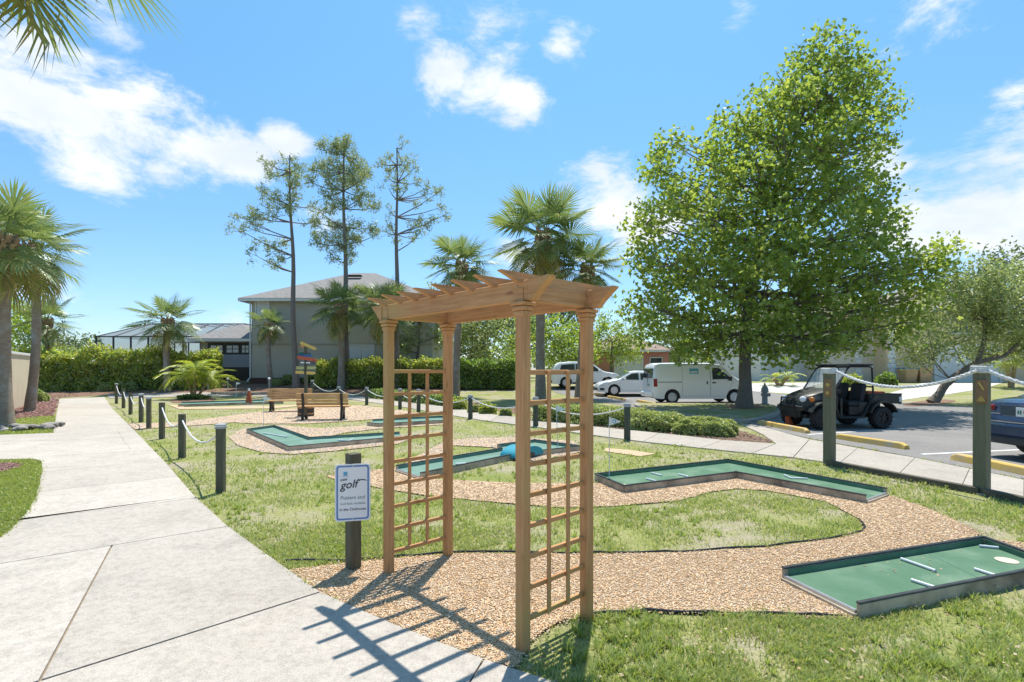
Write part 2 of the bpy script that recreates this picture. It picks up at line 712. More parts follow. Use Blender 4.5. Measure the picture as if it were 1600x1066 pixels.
ground_grass()
concrete('path_concrete', (0.51, 0.46, 0.40), (0.33, 0.30, 0.26), (0.465, 0.395, 0.31))
concrete('walk_concrete', (0.45, 0.405, 0.35), (0.31, 0.28, 0.245), (0.42, 0.36, 0.295), 0.18)
concrete('driveway_concrete', (0.60, 0.57, 0.52), (0.45, 0.42, 0.39), (0.58, 0.52, 0.46), 0.12)
concrete('asphalt', (0.29, 0.275, 0.26), (0.21, 0.20, 0.19), (0.33, 0.31, 0.29), 0.3)
pmat('joint_sand', (0.30, 0.235, 0.16), (0.20, 0.155, 0.11), 18, 0.95)
pmat('gravel_base', (0.60, 0.44, 0.29), (0.45, 0.31, 0.19), 45, 0.95, 0.6, 60)
pmat('mulch_base', (0.15, 0.085, 0.055), (0.26, 0.16, 0.11), 30, 0.95, 0.9, 45)
pmat('red_mulch_base', (0.24, 0.12, 0.10), (0.32, 0.19, 0.17), 30, 0.95, 0.9, 45)
pmat('white_stripe', (0.72, 0.72, 0.70), (0.5, 0.5, 0.5), 14, 0.7)
chipmat('gravel_chip', [(0.64, 0.42, 0.22), (0.71, 0.54, 0.36), (0.58, 0.33, 0.14), (0.74, 0.61, 0.46), (0.67, 0.46, 0.26), (0.50, 0.28, 0.13), (0.72, 0.56, 0.39), (0.63, 0.38, 0.18), (0.78, 0.69, 0.57)])
chipmat('pale_gravel_chip', [(0.74, 0.61, 0.49), (0.68, 0.53, 0.41), (0.79, 0.70, 0.60), (0.62, 0.47, 0.36), (0.77, 0.65, 0.53)])
chipmat('mulch_chip', [(0.30, 0.19, 0.13), (0.20, 0.12, 0.08), (0.40, 0.28, 0.20), (0.26, 0.15, 0.10), (0.46, 0.35, 0.28)])
chipmat('red_mulch_chip', [(0.34, 0.18, 0.15), (0.24, 0.11, 0.09), (0.42, 0.27, 0.24), (0.30, 0.17, 0.15)])
chipmat('dry_leaf', [(0.36, 0.25, 0.16), (0.26, 0.16, 0.09), (0.46, 0.36, 0.26), (0.32, 0.20, 0.12), (0.50, 0.42, 0.32)])
leafmat('grass_blade', [(0.29, 0.35, 0.10), (0.36, 0.40, 0.13), (0.24, 0.32, 0.075), (0.46, 0.44, 0.22), (0.32, 0.38, 0.11), (0.52, 0.48, 0.29), (0.27, 0.355, 0.08), (0.42, 0.43, 0.18)], 0.35, 0.03)
leafmat('lush_grass_blade', [(0.24, 0.31, 0.065), (0.29, 0.35, 0.085), (0.33, 0.36, 0.10), (0.25, 0.32, 0.065), (0.40, 0.40, 0.17)], 0.35, 0.03)

# ------------------------------------------------------------------ ground, paths, beds
gp = [(-700, -12), (700, -12), (700, 900), (-700, 900)]
sheet('ground', gp, 0.0, 'lawn')

# main concrete path, made of cast slabs with open joints
main_px = [(0, 844), (25, 822), (40, 806), (55, 782), (62, 757), (66, 735), (65, 722), (50, 719), (-150, 722), (-150, 682), (0, 681), (83, 678), (88, 650), (93, 624),
           (163, 621), (176, 640), (208, 672), (256, 722), (304, 778), (356, 826), (400, 858), (440, 887), (500, 930), (620, 983), (756, 1036), (848, 1066)]
main_poly = W(main_px) + [(1.1, 2.2), (3.2, 1.4), (3.2, -6), (-9, -6), (-9, 3.1), (-6.2, 4.1)]
path = sheet('path', main_poly, 0.006, 'joint_sand')


def L(a, b):
    return (tuple(G(*a)[:2]), tuple(G(*b)[:2]))


def split(pieces, line, sel=None, off=0.006):
    out = []
    for p in pieces:
        if sel and not sel(p):
            out.append(p)
            continue
        for s in (1, -1):
            q = clip(p, line[0], line[1], off, s)
            if len(q) > 2:
                out.append(q)
    return out


def cen_y(p):
    return sum(v[1] for v in p) / len(p)


def area(p):
    return abs(sum(p[i][0] * p[(i + 1) % len(p)][1] - p[(i + 1) % len(p)][0] * p[i][1] for i in range(len(p)))) / 2


def has(px, py):
    q = G(px, py)
    return lambda p: bool(pip(np.array([q.x]), np.array([q.y]), p)[0])


pcs = [main_poly]
pcs = split(pcs, L((76, 1066), (500, 930)), off=0.010)
pcs = split(pcs, L((0, 885), (356, 826)), has(230, 870))
pcs = split(pcs, L((174, 858), (64, 1066)), has(250, 950), off=0.007)
pcs = split(pcs, L((756, 1036), (738, 1066)), has(600, 1040))
pcs = split(pcs, ((-3.2, -6), (-2.6, 6)), has(300, 1060))
for a, b, q in [((32, 816), (304, 781), (200, 780)), ((70, 770), (276, 747), (200, 745)), ((66, 740), (220, 724), (160, 720)), ((72, 715), (208, 707), (160, 705)), ((70, 690), (208, 686), (160, 680)), ((85, 668), (205, 664), (150, 660)),
                ((88, 650), (187, 648), (140, 646)), ((90, 640), (178, 639), (135, 636)), ((92, 632), (172, 631), (130, 629))]:
    pcs = split(pcs, L(a, b), lambda p, q=q: has(*q)(p) or has(q[0], q[1] + 20)(p) or has(q[0], q[1] + 60)(p), off=0.006)
for p in pcs:
    if area(p) > 0.01:
        sheet('slab', p, 0.022, 'path_concrete', kind=None, parent=path, thick=0.05)

# hairline cracks in the older slabs
pmat('crack', (0.10, 0.085, 0.07), (0.16, 0.13, 0.10), 20, 0.95)
for pts in ([(184, 674), (190, 683), (193, 690), (201, 699), (206, 706)], [(120, 700), (150, 701), (172, 699)]):
    P = [G(*p) for p in pts]
    fine = []
    for i in range(len(P) - 1):
        for k in range(5):
            q = P[i].lerp(P[i + 1], k / 5)
            fine.append(q + Vector((random.uniform(-.012, .012), random.uniform(-.012, .012), 0)))
    m = MB()
    vv, ff = [], []
    for i, q in enumerate(fine):
        d = (fine[min(i + 1, len(fine) - 1)] - fine[max(i - 1, 0)]).normalized()
        nv = Vector((-d.y, d.x, 0)) * random.uniform(.0012, .0035)
        vv += [q + nv + Vector((0, 0, .0235)), q - nv + Vector((0, 0, .0235))]
        if i:
            ff.append((2 * i - 2, 2 * i - 1, 2 * i + 1, 2 * i))
    m.add(vv, ff).build('crack', 'crack', path)

# the walk that rounds the course and widens in front of the parking bays
walk_px = [(166, 617.5), (330, 613.5), (480, 613.5), (560, 619), (640, 628), (720, 640), (780, 650), (860, 658), (931, 668), (1050, 680), (1130, 689), (1212, 695),
           (1190, 680), (1158, 664), (1180, 665), (1265, 688), (1430, 717), (1600, 752), (1800, 800), (1800, 845), (1600, 788), (1440, 755), (1285, 722), (1150, 707), (1010, 692),
           (931, 681), (860, 671), (780, 661), (700, 649), (620, 635), (550, 625), (480, 619.5), (330, 619.5), (172, 623)]
walk = sheet('sidewalk', W(walk_px), 0.006, 'joint_sand')
PAIRS = [((166, 617.5), (172, 623)), ((250, 615), (248, 621)), ((330, 613.5), (330, 619.5)), ((400, 613.5), (400, 619.5)), ((480, 613.5), (480, 619.5)), ((560, 619), (550, 625)), ((640, 628), (620, 635)), ((720, 640), (700, 649)), ((780, 650), (765, 659.5)),
         ((860, 658), (845, 669.5)), ((931, 668), (915, 679.5)), ((1030, 678), (1005, 691.5)), ((1130, 689), (1095, 701.5)), ((1212, 695), (1175, 710)), None,
         ((1265, 688), (1240, 716.5)), ((1340, 702), (1310, 727)), ((1430, 717), (1400, 747)), ((1515, 734.5), (1500, 768)), ((1600, 752), (1600, 788)), ((1800, 800), (1800, 845))]
for u, v in zip(PAIRS[:-1], PAIRS[1:]):
    if u is None or v is None:
        continue
    a, b, c, d = [Vector(G(*q)[:2]) for q in (u[0], v[0], v[1], u[1])]
    e1, e2 = (b - a).normalized() * .006, (c - d).normalized() * .006
    sheet('slab', [tuple(a + e1), tuple(b - e1), tuple(c - e2), tuple(d + e2)], 0.022, 'walk_concrete', kind=None, parent=walk, thick=0.05)
sheet('slab', W([(1158, 664), (1180, 665), (1264, 688), (1239, 716.3), (1176.5, 710), (1213, 695), (1192, 680)]), 0.022, 'walk_concrete', kind=None, parent=walk, thick=0.05)

# road with the parking bays
road_px = [(1162, 661), (1265, 686), (1430, 715.5), (1600, 750), (1800, 797), (2300, 760), (2300, 668), (1800, 650), (1600, 641), (1430, 631), (1300, 622), (1190, 613), (1090, 607), (1000, 604.5), (880, 604),
           (860, 607), (866, 613), (900, 621), (950, 630), (1005, 640), (1080, 648)]
sheet('road', W(road_px), 0.010, 'asphalt')
for a, b in [((1262, 680), (1420, 670)), ((1440, 711), (1700, 699)), ((1015, 633), (1100, 630)), ((955, 624), (1000, 622))]:
    A, B = G(*a), G(*b)
    d = (B - A).normalized()
    n_ = Vector((-d.y, d.x, 0)) * 0.05
    sheet('bay_line', [(A + n_)[:2], (B + n_)[:2], (B - n_)[:2], (A - n_)[:2]], 0.014, 'white_stripe')

# kerbed grass island under the big tree
isl = W(smoothpoly([(1003, 640), (985, 634), (1030, 633.5), (1120, 634), (1185, 634), (1214, 637), (1222, 648), (1186, 661), (1160, 663), (1090, 655)], 2))
sheet('kerb', isl, 0.11, 'walk_concrete', thick=0.13)
icx, icy = sum(p[0] for p in isl) / len(isl), sum(p[1] for p in isl) / len(isl)
isl2 = [(icx + (x - icx) * 0.96, icy + (y - icy) * 0.93) for x, y in isl]
sheet('tree_island', isl2, 0.118, 'lawn')

# driveways and verge beyond the road
for pts in ([(1330, 624), (1420, 606), (1445, 598.5), (1570, 598.5), (1545, 606), (1440, 621), (1400, 627)], [(1165, 611), (1150, 602), (1195, 598.5), (1290, 598.5), (1270, 603), (1240, 616)], [(925, 604), (945, 597.5), (1000, 597.5), (1010, 604)]):
    sheet('driveway', W(pts), 0.012, 'driveway_concrete')

# gravel runs of the course
grav_front = [(452, 893), (500, 929), (620, 982), (756, 1035), (806, 1046), (826, 1005), (870, 975), (925, 964), (1010, 958), (1130, 962), (1250, 966), (1345, 970), (1345, 940), (1600, 880), (1600, 850), (1525, 842), (1530, 834), (1490, 814), (1440, 792), (1384, 774),
              (1300, 748), (1150, 735), (1000, 752), (925, 757), (800, 756), (705, 751), (662, 750), (640, 745), (622, 731), (590, 735), (540, 741), (508, 745), (530, 752), (600, 765), (660, 775), (760, 785), (880, 795), (950, 793),
              (1060, 784), (1110, 770), (1150, 765), (1200, 768), (1290, 785), (1340, 811), (1352, 827), (1345, 834), (1310, 843), (1200, 858), (1060, 866), (930, 868), (720, 867), (640, 873), (560, 880)]
grav_three = [(622, 733), (640, 720), (700, 688), (800, 684), (895, 690), (915, 706), (835, 722), (770, 700), (705, 697), (690, 724), (650, 750)]
grav_four = [(357, 684), (380, 671), (428, 665), (500, 670), (600, 664), (574, 662), (690, 653), (700, 664), (600, 670), (540, 677), (490, 688), (620, 678), (645, 686), (620, 695), (520, 706), (455, 711), (410, 708), (372, 697)]
grav_bench = [(200, 663), (280, 661), (345, 652), (422, 642), (500, 636), (560, 634), (610, 639), (662, 647), (640, 652), (600, 655), (544, 659), (478, 663), (402, 663), (364, 661), (299, 666), (250, 669), (211, 672)]
grav_far = [(262, 633), (276, 633.5), (290, 637), (425, 635), (480, 632), (480, 634), (425, 639), (280, 640)]
GRAV = [grav_front, grav_three, grav_four, grav_bench, grav_far]
for k, gpx in enumerate(GRAV):
    sheet('gravel_bed', W(gpx), 0.014 + 0.001 * k, 'gravel_base')

# planting beds
bed_shrub = [(862, 649), (890, 640), (940, 645), (1060, 658), (1150, 672), (1208, 690), (1200, 694), (1130, 688), (1050, 679), (931, 667)]
bed_back = [(-40, 640), (20, 632), (93, 622), (166, 617), (330, 613), (480, 613), (560, 618), (640, 627), (700, 635), (760, 640), (860, 655), (866, 650), (800, 638), (730, 628), (690, 618), (690, 609), (806, 609), (806, 604), (480, 599), (390, 598), (-40, 600)]
bed_mulch_left = [(-30, 660), (55, 652), (84, 650), (90, 630), (93, 623), (20, 632), (-30, 640)]
bed_corner = [(-60, 745), (0, 739), (28, 732), (36, 728), (20, 724), (0, 725), (-60, 727)]
bed_tree = smoothpoly([(1130, 639), (1150, 636.5), (1180, 637), (1200, 640.5), (1175, 644), (1145, 644)], 1)
bed_oak = smoothpoly([(1405, 634), (1430, 628), (1470, 624), (1500, 627), (1470, 632), (1430, 636)], 1)
bed_palm = smoothpoly([(262, 628), (280, 622.5), (310, 621), (335, 622), (338, 626), (310, 630), (280, 631)], 1)
sheet('planting_bed', W(bed_shrub), 0.016, 'mulch_base')
sheet('planting_bed', W(bed_back), 0.004, 'mulch_base')
sheet('planting_bed', W(bed_mulch_left), 0.012, 'red_mulch_base')
sheet('planting_bed', W(bed_corner), 0.015, 'red_mulch_base')
sheet('planting_bed', [(p[0], p[1]) for p in W(bed_tree)], 0.124, 'mulch_base')
sheet('planting_bed', W(bed_oak), 0.016, 'mulch_base')
sheet('planting_bed', W(bed_palm), 0.016, 'mulch_base')
sand_pad = [(946, 701), (985, 704), (1025, 710), (1000, 714), (944, 706)]
sheet('sand_patch', W(sand_pad), 0.012, 'gravel_base')

# footprints of the putting greens (photo pixels), kept free of grass and stones
GREENS_PX = {
    'one': [(1228, 910), (1340, 966), (1650, 901), (1537, 858)],
    'two': [(932, 752), (1138, 728), (1383, 776), (1352, 787), (1150, 748), (976, 771)],
    'three': [(621, 738), (785, 709), (779, 703), (836, 695), (906, 705), (808, 717), (657, 750)],
    'four': [(387, 677), (428, 671), (482, 691), (624, 682), (628, 689), (452, 706)],
    'five': [(575, 666), (583, 661), (692, 655), (694, 662), (592, 668)],
    'six': [(279, 636), (284, 632), (440, 627), (442, 631)],
    'seven': [(330, 616.5), (420, 612.5), (470, 614), (380, 618.5)],
}

# ------------------------------------------------------------------ grass, stones, litter
NOGRASS = [main_px + [(900, 1090), (1100, 1200), (-400, 1200), (-400, 900)], walk_px, road_px, bed_shrub, bed_back, bed_mulch_left, bed_corner, sand_pad, bed_palm] + GRAV + list(GREENS_PX.values())


def px_points(n, x0, x1, y0, y1, rng):
    px = rng.uniform(x0, x1, n)
    py = rng.uniform(y0, y1, n)
    return px, py


def to_ground(px, py):
    Y = CAMZ * FPX / (py - HOR)
    X = (px - 800) * Y / FPX
    return X, Y


def vnoise(x, y, s, seed=0):
    """cheap smooth 2-D value noise, 0..1"""
    x, y = x * s + 37.1 * seed, y * s + 11.7 * seed
    xi, yi = np.floor(x), np.floor(y)
    fx, fy = x - xi, y - yi
    fx, fy = fx * fx * (3 - 2 * fx), fy * fy * (3 - 2 * fy)

    def h(a, b):
        v = np.sin(a * 127.1 + b * 311.7 + seed * 13.7) * 43758.5453
        return v - np.floor(v)
    return (h(xi, yi) * (1 - fx) + h(xi + 1, yi) * fx) * (1 - fy) + (h(xi, yi + 1) * (1 - fx) + h(xi + 1, yi + 1) * fx) * fy


def grass(name, n, y0, y1, mat, hgt, region=None, dens=True, label=None, x0=-160, x1=1760, off=0.0):
    rng = np.random.default_rng(hash(name) % 1000 if False else sum(map(ord, name)))
    px, py = px_points(n, x0, x1, y0, y1, rng)
    keep = np.ones(n, dtype=bool)
    for poly in NOGRASS:
        keep &= ~pip(px, py, poly)
    if region is not None:
        keep &= pip(px, py, region)
    px, py = px[keep], py[keep]
    X, Y = to_ground(px, py)
    if dens:
        d = 0.55 * vnoise(X, Y, 1.3, 1) + 0.45 * vnoise(X, Y, 4.2, 2)
        near = np.clip((5.2 - Y) / 2.2, 0, 1) * np.clip((X - .1) / .8, 0, 1)
        keep = rng.uniform(0, 1, len(X)) < np.clip((d - 0.27 - 0.27 * near) * 2.8, 0.03, 1)
        X, Y, d = X[keep], Y[keep], d[keep]
    N = len(X)
    X = X + rng.normal(0, .02, N)
    Y = Y + rng.normal(0, .02, N)
    wid = (0.0035 + 0.0011 * Y) * rng.uniform(0.7, 1.4, N)
    h = hgt * rng.uniform(0.45, 1.25, N) * (0.75 + 0.6 * vnoise(X, Y, 2.3, 5))
    an = rng.uniform(0, 2 * np.pi, N)
    ln = rng.uniform(0.2, 1.0, N) * h
    la = rng.uniform(0, 2 * np.pi, N)
    V = np.zeros((N, 5, 3))
    ca, sa = np.cos(an), np.sin(an)
    for i, (s, t, lf) in enumerate([(-.5, 0, 0), (.5, 0, 0), (.4, .55, .3), (-.4, .55, .3), (0, 1, 1)]):
        V[:, i, 0] = X + s * wid * ca + lf * ln * np.cos(la)
        V[:, i, 1] = Y + s * wid * sa + lf * ln * np.sin(la)
        V[:, i, 2] = t * h * (1 - 0.18 * lf) + off
    o = np_mesh(name, V, 5, [(0, 1, 2, 3), (3, 2, 4)], mat)
    tag(o, label, 'grass', kind='stuff')
    return o


NOGRASS_L = NOGRASS
left_lawn = [(-160, 900), (0, 846), (25, 824), (40, 808), (55, 784), (62, 759), (66, 737), (64, 724), (-160, 726)]
left_strip = [(-160, 682), (85, 677), (88, 652), (0, 655), (-160, 660)]
NOGRASS = NOGRASS_L + [left_lawn, left_strip]
grass('lawn_grass', 330000, 640, 1075, 'grass_blade', 0.042, label='short patchy lawn grass of the golf course and its verges')
grass('lawn_grass', 150000, 780, 1080, 'grass_blade', 0.040, label='close blades of the patchy lawn round the arbor and the nearest green')
NOGRASS = NOGRASS_L
grass('verge_grass', 120000, 650, 900, 'lush_grass_blade', 0.045, region=None, dens=False, label='lush green grass left of the concrete path', x0=-160, x1=92)


def tufts(name, n, label):
    """coarse grass clumps that stand out of the thin lawn"""
    rng = np.random.default_rng(91)
    px, py = px_points(n, -60, 1680, 690, 1080, rng)
    keep = np.ones(n, dtype=bool)
    for poly in NOGRASS + [left_lawn]:
        keep &= ~pip(px, py, poly)
    X, Y = to_ground(px[keep], py[keep])
    d = vnoise(X, Y, 1.7, 9)
    k2 = rng.uniform(0, 1, len(X)) < np.clip((d - .42) * 2.0, .02, 1)
    X, Y = np.repeat(X[k2], 18), np.repeat(Y[k2], 18)
    N = len(X)
    an = rng.uniform(0, 2 * np.pi, N)
    r = np.abs(rng.normal(0, .018, N))
    X, Y = X + r * np.cos(an), Y + r * np.sin(an)
    h = rng.uniform(.03, .075, N)
    wd = (.004 + .0007 * Y) * rng.uniform(.8, 1.4, N)
    ln = rng.uniform(.3, 1.0, N) * h
    V = np.zeros((N, 5, 3))
    for i, (s, t, lf) in enumerate([(-.5, 0, 0), (.5, 0, 0), (.45, .5, .35), (-.45, .5, .35), (0, .9, 1)]):
        V[:, i, 0] = X - s * wd * np.sin(an) + lf * ln * np.cos(an)
        V[:, i, 1] = Y + s * wd * np.cos(an) + lf * ln * np.sin(an)
        V[:, i, 2] = t * h
    tag(np_mesh(name, V, 5, [(0, 1, 2, 3), (3, 2, 4)], 'tuft_blade'), label, 'grass', kind='stuff')


leafmat('tuft_blade', [(0.24, 0.31, 0.07), (0.29, 0.35, 0.09), (0.34, 0.38, 0.12), (0.21, 0.29, 0.06), (0.40, 0.41, 0.18)], 0.35, 0.03)
tufts('grass_tufts', 6500, 'coarse green tufts standing out of the thin lawn')


def chips(name, n, poly, mat, size, label, cat, zoff=0.016, flat=0.34, tall=1.5, y_min=None):
    rng = np.random.default_rng(sum(map(ord, name)) + n)
    xs, ys = [p[0] for p in poly], [p[1] for p in poly]
    px, py = px_points(n, max(min(xs), -150), min(max(xs), 1750), min(ys), max(ys), rng)
    keep = pip(px, py, poly)
    for g in GREENS_PX.values():
        keep &= ~pip(px, py, g)
    X, Y = to_ground(px[keep], py[keep])
    N = len(X)
    fl = np.where(rng.uniform(0, 1, N) < .035, .16, .02)
    X = X + rng.normal(0, 1, N) * fl
    Y = Y + rng.normal(0, 1, N) * fl
    s = size * rng.uniform(0.55, 1.35, N) * (0.62 + 0.1 * Y)
    base = np.array([(1, 0, 0), (.1, 1, 0), (-1, .15, 0), (-.1, -.9, 0), (.15, .1, 1), (0, 0, -1)], dtype=float)
    base = base[None] * rng.uniform(0.65, 1.2, (N, 6, 1))
    base[:, :, 0] *= tall
    base[:, :, 2] *= flat
    an = rng.uniform(0, 2 * np.pi, N)
    tl = rng.normal(0, 0.22, N)
    x, y, z = base[:, :, 0], base[:, :, 1], base[:, :, 2]
    x, z = x * np.cos(tl)[:, None] - z * np.sin(tl)[:, None], x * np.sin(tl)[:, None] + z * np.cos(tl)[:, None]
    xr = x * np.cos(an)[:, None] - y * np.sin(an)[:, None]
    yr = x * np.sin(an)[:, None] + y * np.cos(an)[:, None]
    V = np.stack([X[:, None] + xr * s[:, None], Y[:, None] + yr * s[:, None], zoff + (z + rng.uniform(0, .8, N)[:, None] * flat) * s[:, None] + np.interp(Y, KN, KZ)[:, None]], axis=2)
    o = np_mesh(name, V, 6, [(0, 1, 4), (1, 2, 4), (2, 3, 4), (3, 0, 4), (1, 0, 5), (2, 1, 5), (3, 2, 5), (0, 3, 5)], mat)
    tag(o, label, cat, kind='stuff')
    return o


chips('gravel', 210000, grav_front, 'gravel_chip', 0.0072, 'tan and cream gravel under the arbor and round the front greens', 'gravel')
chips('gravel', 16000, grav_three, 'pale_gravel_chip', 0.0085, 'pale gravel round the green with the blue hump', 'gravel')
chips('gravel', 22000, grav_four, 'pale_gravel_chip', 0.0085, 'pale gravel round the bent green by the path', 'gravel')
chips('gravel', 22000, grav_bench, 'pale_gravel_chip', 0.0085, 'pale gravel round the two benches', 'gravel')
chips('mulch', 9000, bed_shrub, 'mulch_chip', 0.012, 'brown bark mulch below the clipped low shrubs', 'mulch', flat=0.3, tall=2.2)
chips('mulch', 12000, bed_back, 'mulch_chip', 0.012, 'brown bark mulch along the hedges at the back', 'mulch', flat=0.3, tall=2.2)
chips('mulch', 5000, bed_mulch_left, 'red_mulch_chip', 0.012, 'reddish mulch beside the two left palms', 'mulch', flat=0.3, tall=2.2)
chips('mulch', 2600, bed_corner, 'red_mulch_chip', 0.010, 'reddish mulch patch at the left edge of the photo', 'mulch', flat=0.3, tall=2.2)

# fallen dry leaves strewn on the lawn
rng = np.random.default_rng(5)
px, py = px_points(2600, -50, 1650, 660, 1070, rng)
kp = np.ones(len(px), dtype=bool)
for poly in [main_px + [(900, 1090), (1100, 1200), (-400, 1200), (-400, 900)], walk_px, road_px]:
    kp &= ~pip(px, py, poly)
X, Y = to_ground(px[kp], py[kp])
kp = rng.uniform(0, 1, len(X)) < 0.34
C = np.stack([X[kp], Y[kp], np.full(kp.sum(), 0.035)], axis=1)
leaves('leaf_litter', C, rng.uniform(0.012, 0.034, len(C)), 'dry_leaf', None, T_DIAMOND, 2.5)
tag(bpy.data.objects['leaf_litter'], 'dry brown leaves scattered over the lawn', 'leaves', kind='stuff')

# black plastic edging between lawn and gravel
pmat('black_plastic', (0.018, 0.018, 0.02), (0.03, 0.03, 0.032), 8, 0.5)
for lab, pts in (('black plastic edging curving along the lawn behind the arbor', [(446, 880), (560, 878), (640, 871), (720, 866), (930, 867), (1060, 865), (1200, 857), (1310, 842), (1346, 833), (1352, 826), (1340, 810)]),
                 ('black plastic edging along the lawn in front of the nearest green', [(925, 964), (1010, 958), (1130, 962), (1250, 965), (1330, 967)])):
    P = [G(*p) for p in pts]
    fine = []
    for i in range(len(P) - 1):
        for k in range(6):
            t = k / 6
            q = P[i].lerp(P[i + 1], t)
            fine.append(q + Vector((0, 0, 0.022 + 0.006 * math.sin(i * 2.1 + k))))
    o = MB().tube(fine, 0.009, 6).build('lawn_edging', 'black_plastic', smooth=40)
    tag(o, lab, 'edging')

# ------------------------------------------------------------------ wooden arbor
def woodmat(name, c1, c2, algae=None, amt=0.0, grain=(1, 1, 1)):
    m, n, l = new_mat(name)
    out = n.new('ShaderNodeOutputMaterial')
    b = n.new('ShaderNodeBsdfPrincipled')
    b.inputs['Roughness'].default_value = 0.62
    b.inputs['Specular IOR Level'].default_value = 0.3
    co = n.new('ShaderNodeTexCoord').outputs['Object']
    rp = ramp(n, [(0.3, c1), (0.7, c2)])
    l.new(noise(n, l, co, 2.2, 4, 0.55), rp.inputs[0])
    r2 = ramp(n, [(0.36, (0.80, 0.76, 0.72)), (0.6, (1.05,) * 3)])
    l.new(noise(n, l, co, 60, 5, 0.65, grain), r2.inputs[0])
    c = mixc(n, l, 1.0, rp.outputs[0], r2.outputs[0], 'MULTIPLY')
    r4 = ramp(n, [(0.70, (0, 0, 0)), (0.76, (0.75,) * 3)])
    l.new(noise(n, l, co, 14, 2, 0.4, tuple(.35 if g_ < .5 else 1 for g_ in grain)), r4.inputs[0])
    c = mixc(n, l, r4.outputs[0], c, (0.22, 0.10, 0.04))
    if algae:
        r3 = ramp(n, [(0.5, (0, 0, 0)), (0.72, (amt,) * 3)])
        l.new(noise(n, l, co, 2.0, 3, 0.5), r3.inputs[0])
        c = mixc(n, l, r3.outputs[0], c, algae)
    l.new(c, b.inputs['Base Color'])
    bp = n.new('ShaderNodeBump')
    bp.inputs['Strength'].default_value = 0.15
    bp.inputs['Distance'].default_value = 0.004
    l.new(noise(n, l, co, 60, 4, 0.6, grain), bp.inputs['Height'])
    l.new(bp.outputs[0], b.inputs['Normal'])
    l.new(b.outputs[0], out.inputs[0])
    return m


for _n, _g in (('arbor_wood', (.06, 1, 1)), ('arbor_wood_cross', (1, .06, 1)), ('arbor_wood_up', (1, 1, .06))):
    woodmat(_n, (0.55, 0.295, 0.13), (0.455, 0.23, 0.095), (0.44, 0.32, 0.12), 0.65, _g)
pmat('screw_steel', (0.35, 0.33, 0.30), (0.25, 0.22, 0.2), 8, 0.5, metal=0.6)
pA, pB, pC, pD = G(607, 898), G(700, 869), G(817, 1016), G(917, 969)
ctr = (pA + pB + pC + pD) / 4
ux = ((pC - pA) + (pD - pB)).normalized()          # along the long beams
LEN = ((pC - pA).length + (pD - pB).length) / 2
DEP = ((pB - pA).length + (pD - pC).length) / 2
ang = math.atan2(ux.y, ux.x)
arbor = thing('garden_arbor', 'tan wooden arbor with two trellis sides and rafters over the gravel', 'arbor', ctr, ang)
hl, hd = LEN / 2, DEP / 2
PW = 0.068
BZ0, BZ1 = 1.985, 2.10
for sx in (-1, 1):
    for sy in (-1, 1):
        x, y = sx * hl, sy * hd
        post = MB().box((x, y, 0.955), (PW, PW, 1.93), ch=0.008).build('post', 'arbor_wood_up', arbor)
        m = MB()
        m.box((x, y, 1.915), (PW + 0.010, PW + 0.010, 0.028), ch=0.003)
        m.box((x, y, 1.944), (PW + 0.026, PW + 0.026, 0.026), ch=0.006)
        m.box((x, y, 1.970), (PW + 0.042, PW + 0.042, 0.022), ch=0.005)
        m.box((x, y, 2.02), (PW - 0.012, PW - 0.012, 0.075))
        m.build('post_cap', 'arbor_wood', post)
BT = 0.045
for sy in (-1, 1):
    y = sy * (hd)
    o = MB().box((0, y, (BZ0 + BZ1) / 2), (2 * hl + 0.13, BT, BZ1 - BZ0), ch=0.004).build('beam', 'arbor_wood', arbor)
    for sx in (-1, 1):
        prof = [(0, BZ0)]
        for k in range(9):
            t = k / 8
            prof.append((0.035 + 0.125 * t, BZ0 + 0.002 + (BZ1 - BZ0 - 0.006) * (t ** .86)))
        prof += [(0.163, BZ1 + 0.006), (0, BZ1 + .002)]
        M = Matrix.Translation((sx * (hl + 0.067), y, 0)) @ (Matrix.Rotation(math.pi, 4, 'Z') if sx < 0 else Matrix.Identity(4))
        MB().prism(prof, M, BT + 0.008).build('beam_end', 'arbor_wood', o)
for sx in (-1, 1):
    MB().box((sx * (hl - 0.0), 0, 2.04), (0.038, 2 * hd - BT - 0.004, 0.10), ch=0.003).build('cross_beam', 'arbor_wood_cross', arbor)
for sx in (-1, 1):
    for dz in (.035, .085):
        for sy in (-1,):
            MB().lathe([(0.005, 0), (0.005, 0.002)], 8, Matrix.Translation((sx * (hl - .02), sy * (hd + BT / 2 + .0005), BZ0 + dz)) @ Matrix.Rotation(R(90), 4, 'X')).build('screw_head', 'screw_steel', arbor)
for k in range(8):
    x = -hl - 0.02 + (2 * hl + 0.04) * (k + 0.1) / 7.2
    z0, z1 = BZ1 - 0.012, BZ1 + 0.043
    e0, e1 = hd + 0.045, hd + 0.175
    prof = [(-e0, z0)]
    left = [(-(e0 + (e1 - e0) * t), z0 + (z1 - z0 - 0.006) * t ** .85) for t in (0.25, 0.5, 0.75, 1)]
    prof = [(e0, z0)] + [(-p[0], p[1]) for p in left] + [(e1 + 0.003, z1)] + [(-e1 - 0.003, z1)] + list(reversed(left)) + [(-e0, z0)]
    M = Matrix.Translation((x, 0, 0)) @ Matrix.Rotation(math.pi / 2, 4, 'Z')
    MB().prism(prof, M, 0.034).build('rafter', 'arbor_wood_cross', arbor)
for sx in (-1, 1):
    x = sx * hl
    for i in range(9):
        z = 0.17 + 0.1765 * i
        MB().box((x - 0.006 * sx, 0, z), (0.020, 2 * hd - PW + 0.004, 0.029), ch=0.003).build('trellis_rung', 'arbor_wood_cross', arbor)
    for t in (-1, 1):
        MB().box((x + 0.016 * sx, t * hd * 0.30, 0.17 + 0.706), (0.016, 0.027, 1.43), ch=0.003).build('trellis_slat', 'arbor_wood_up', arbor)

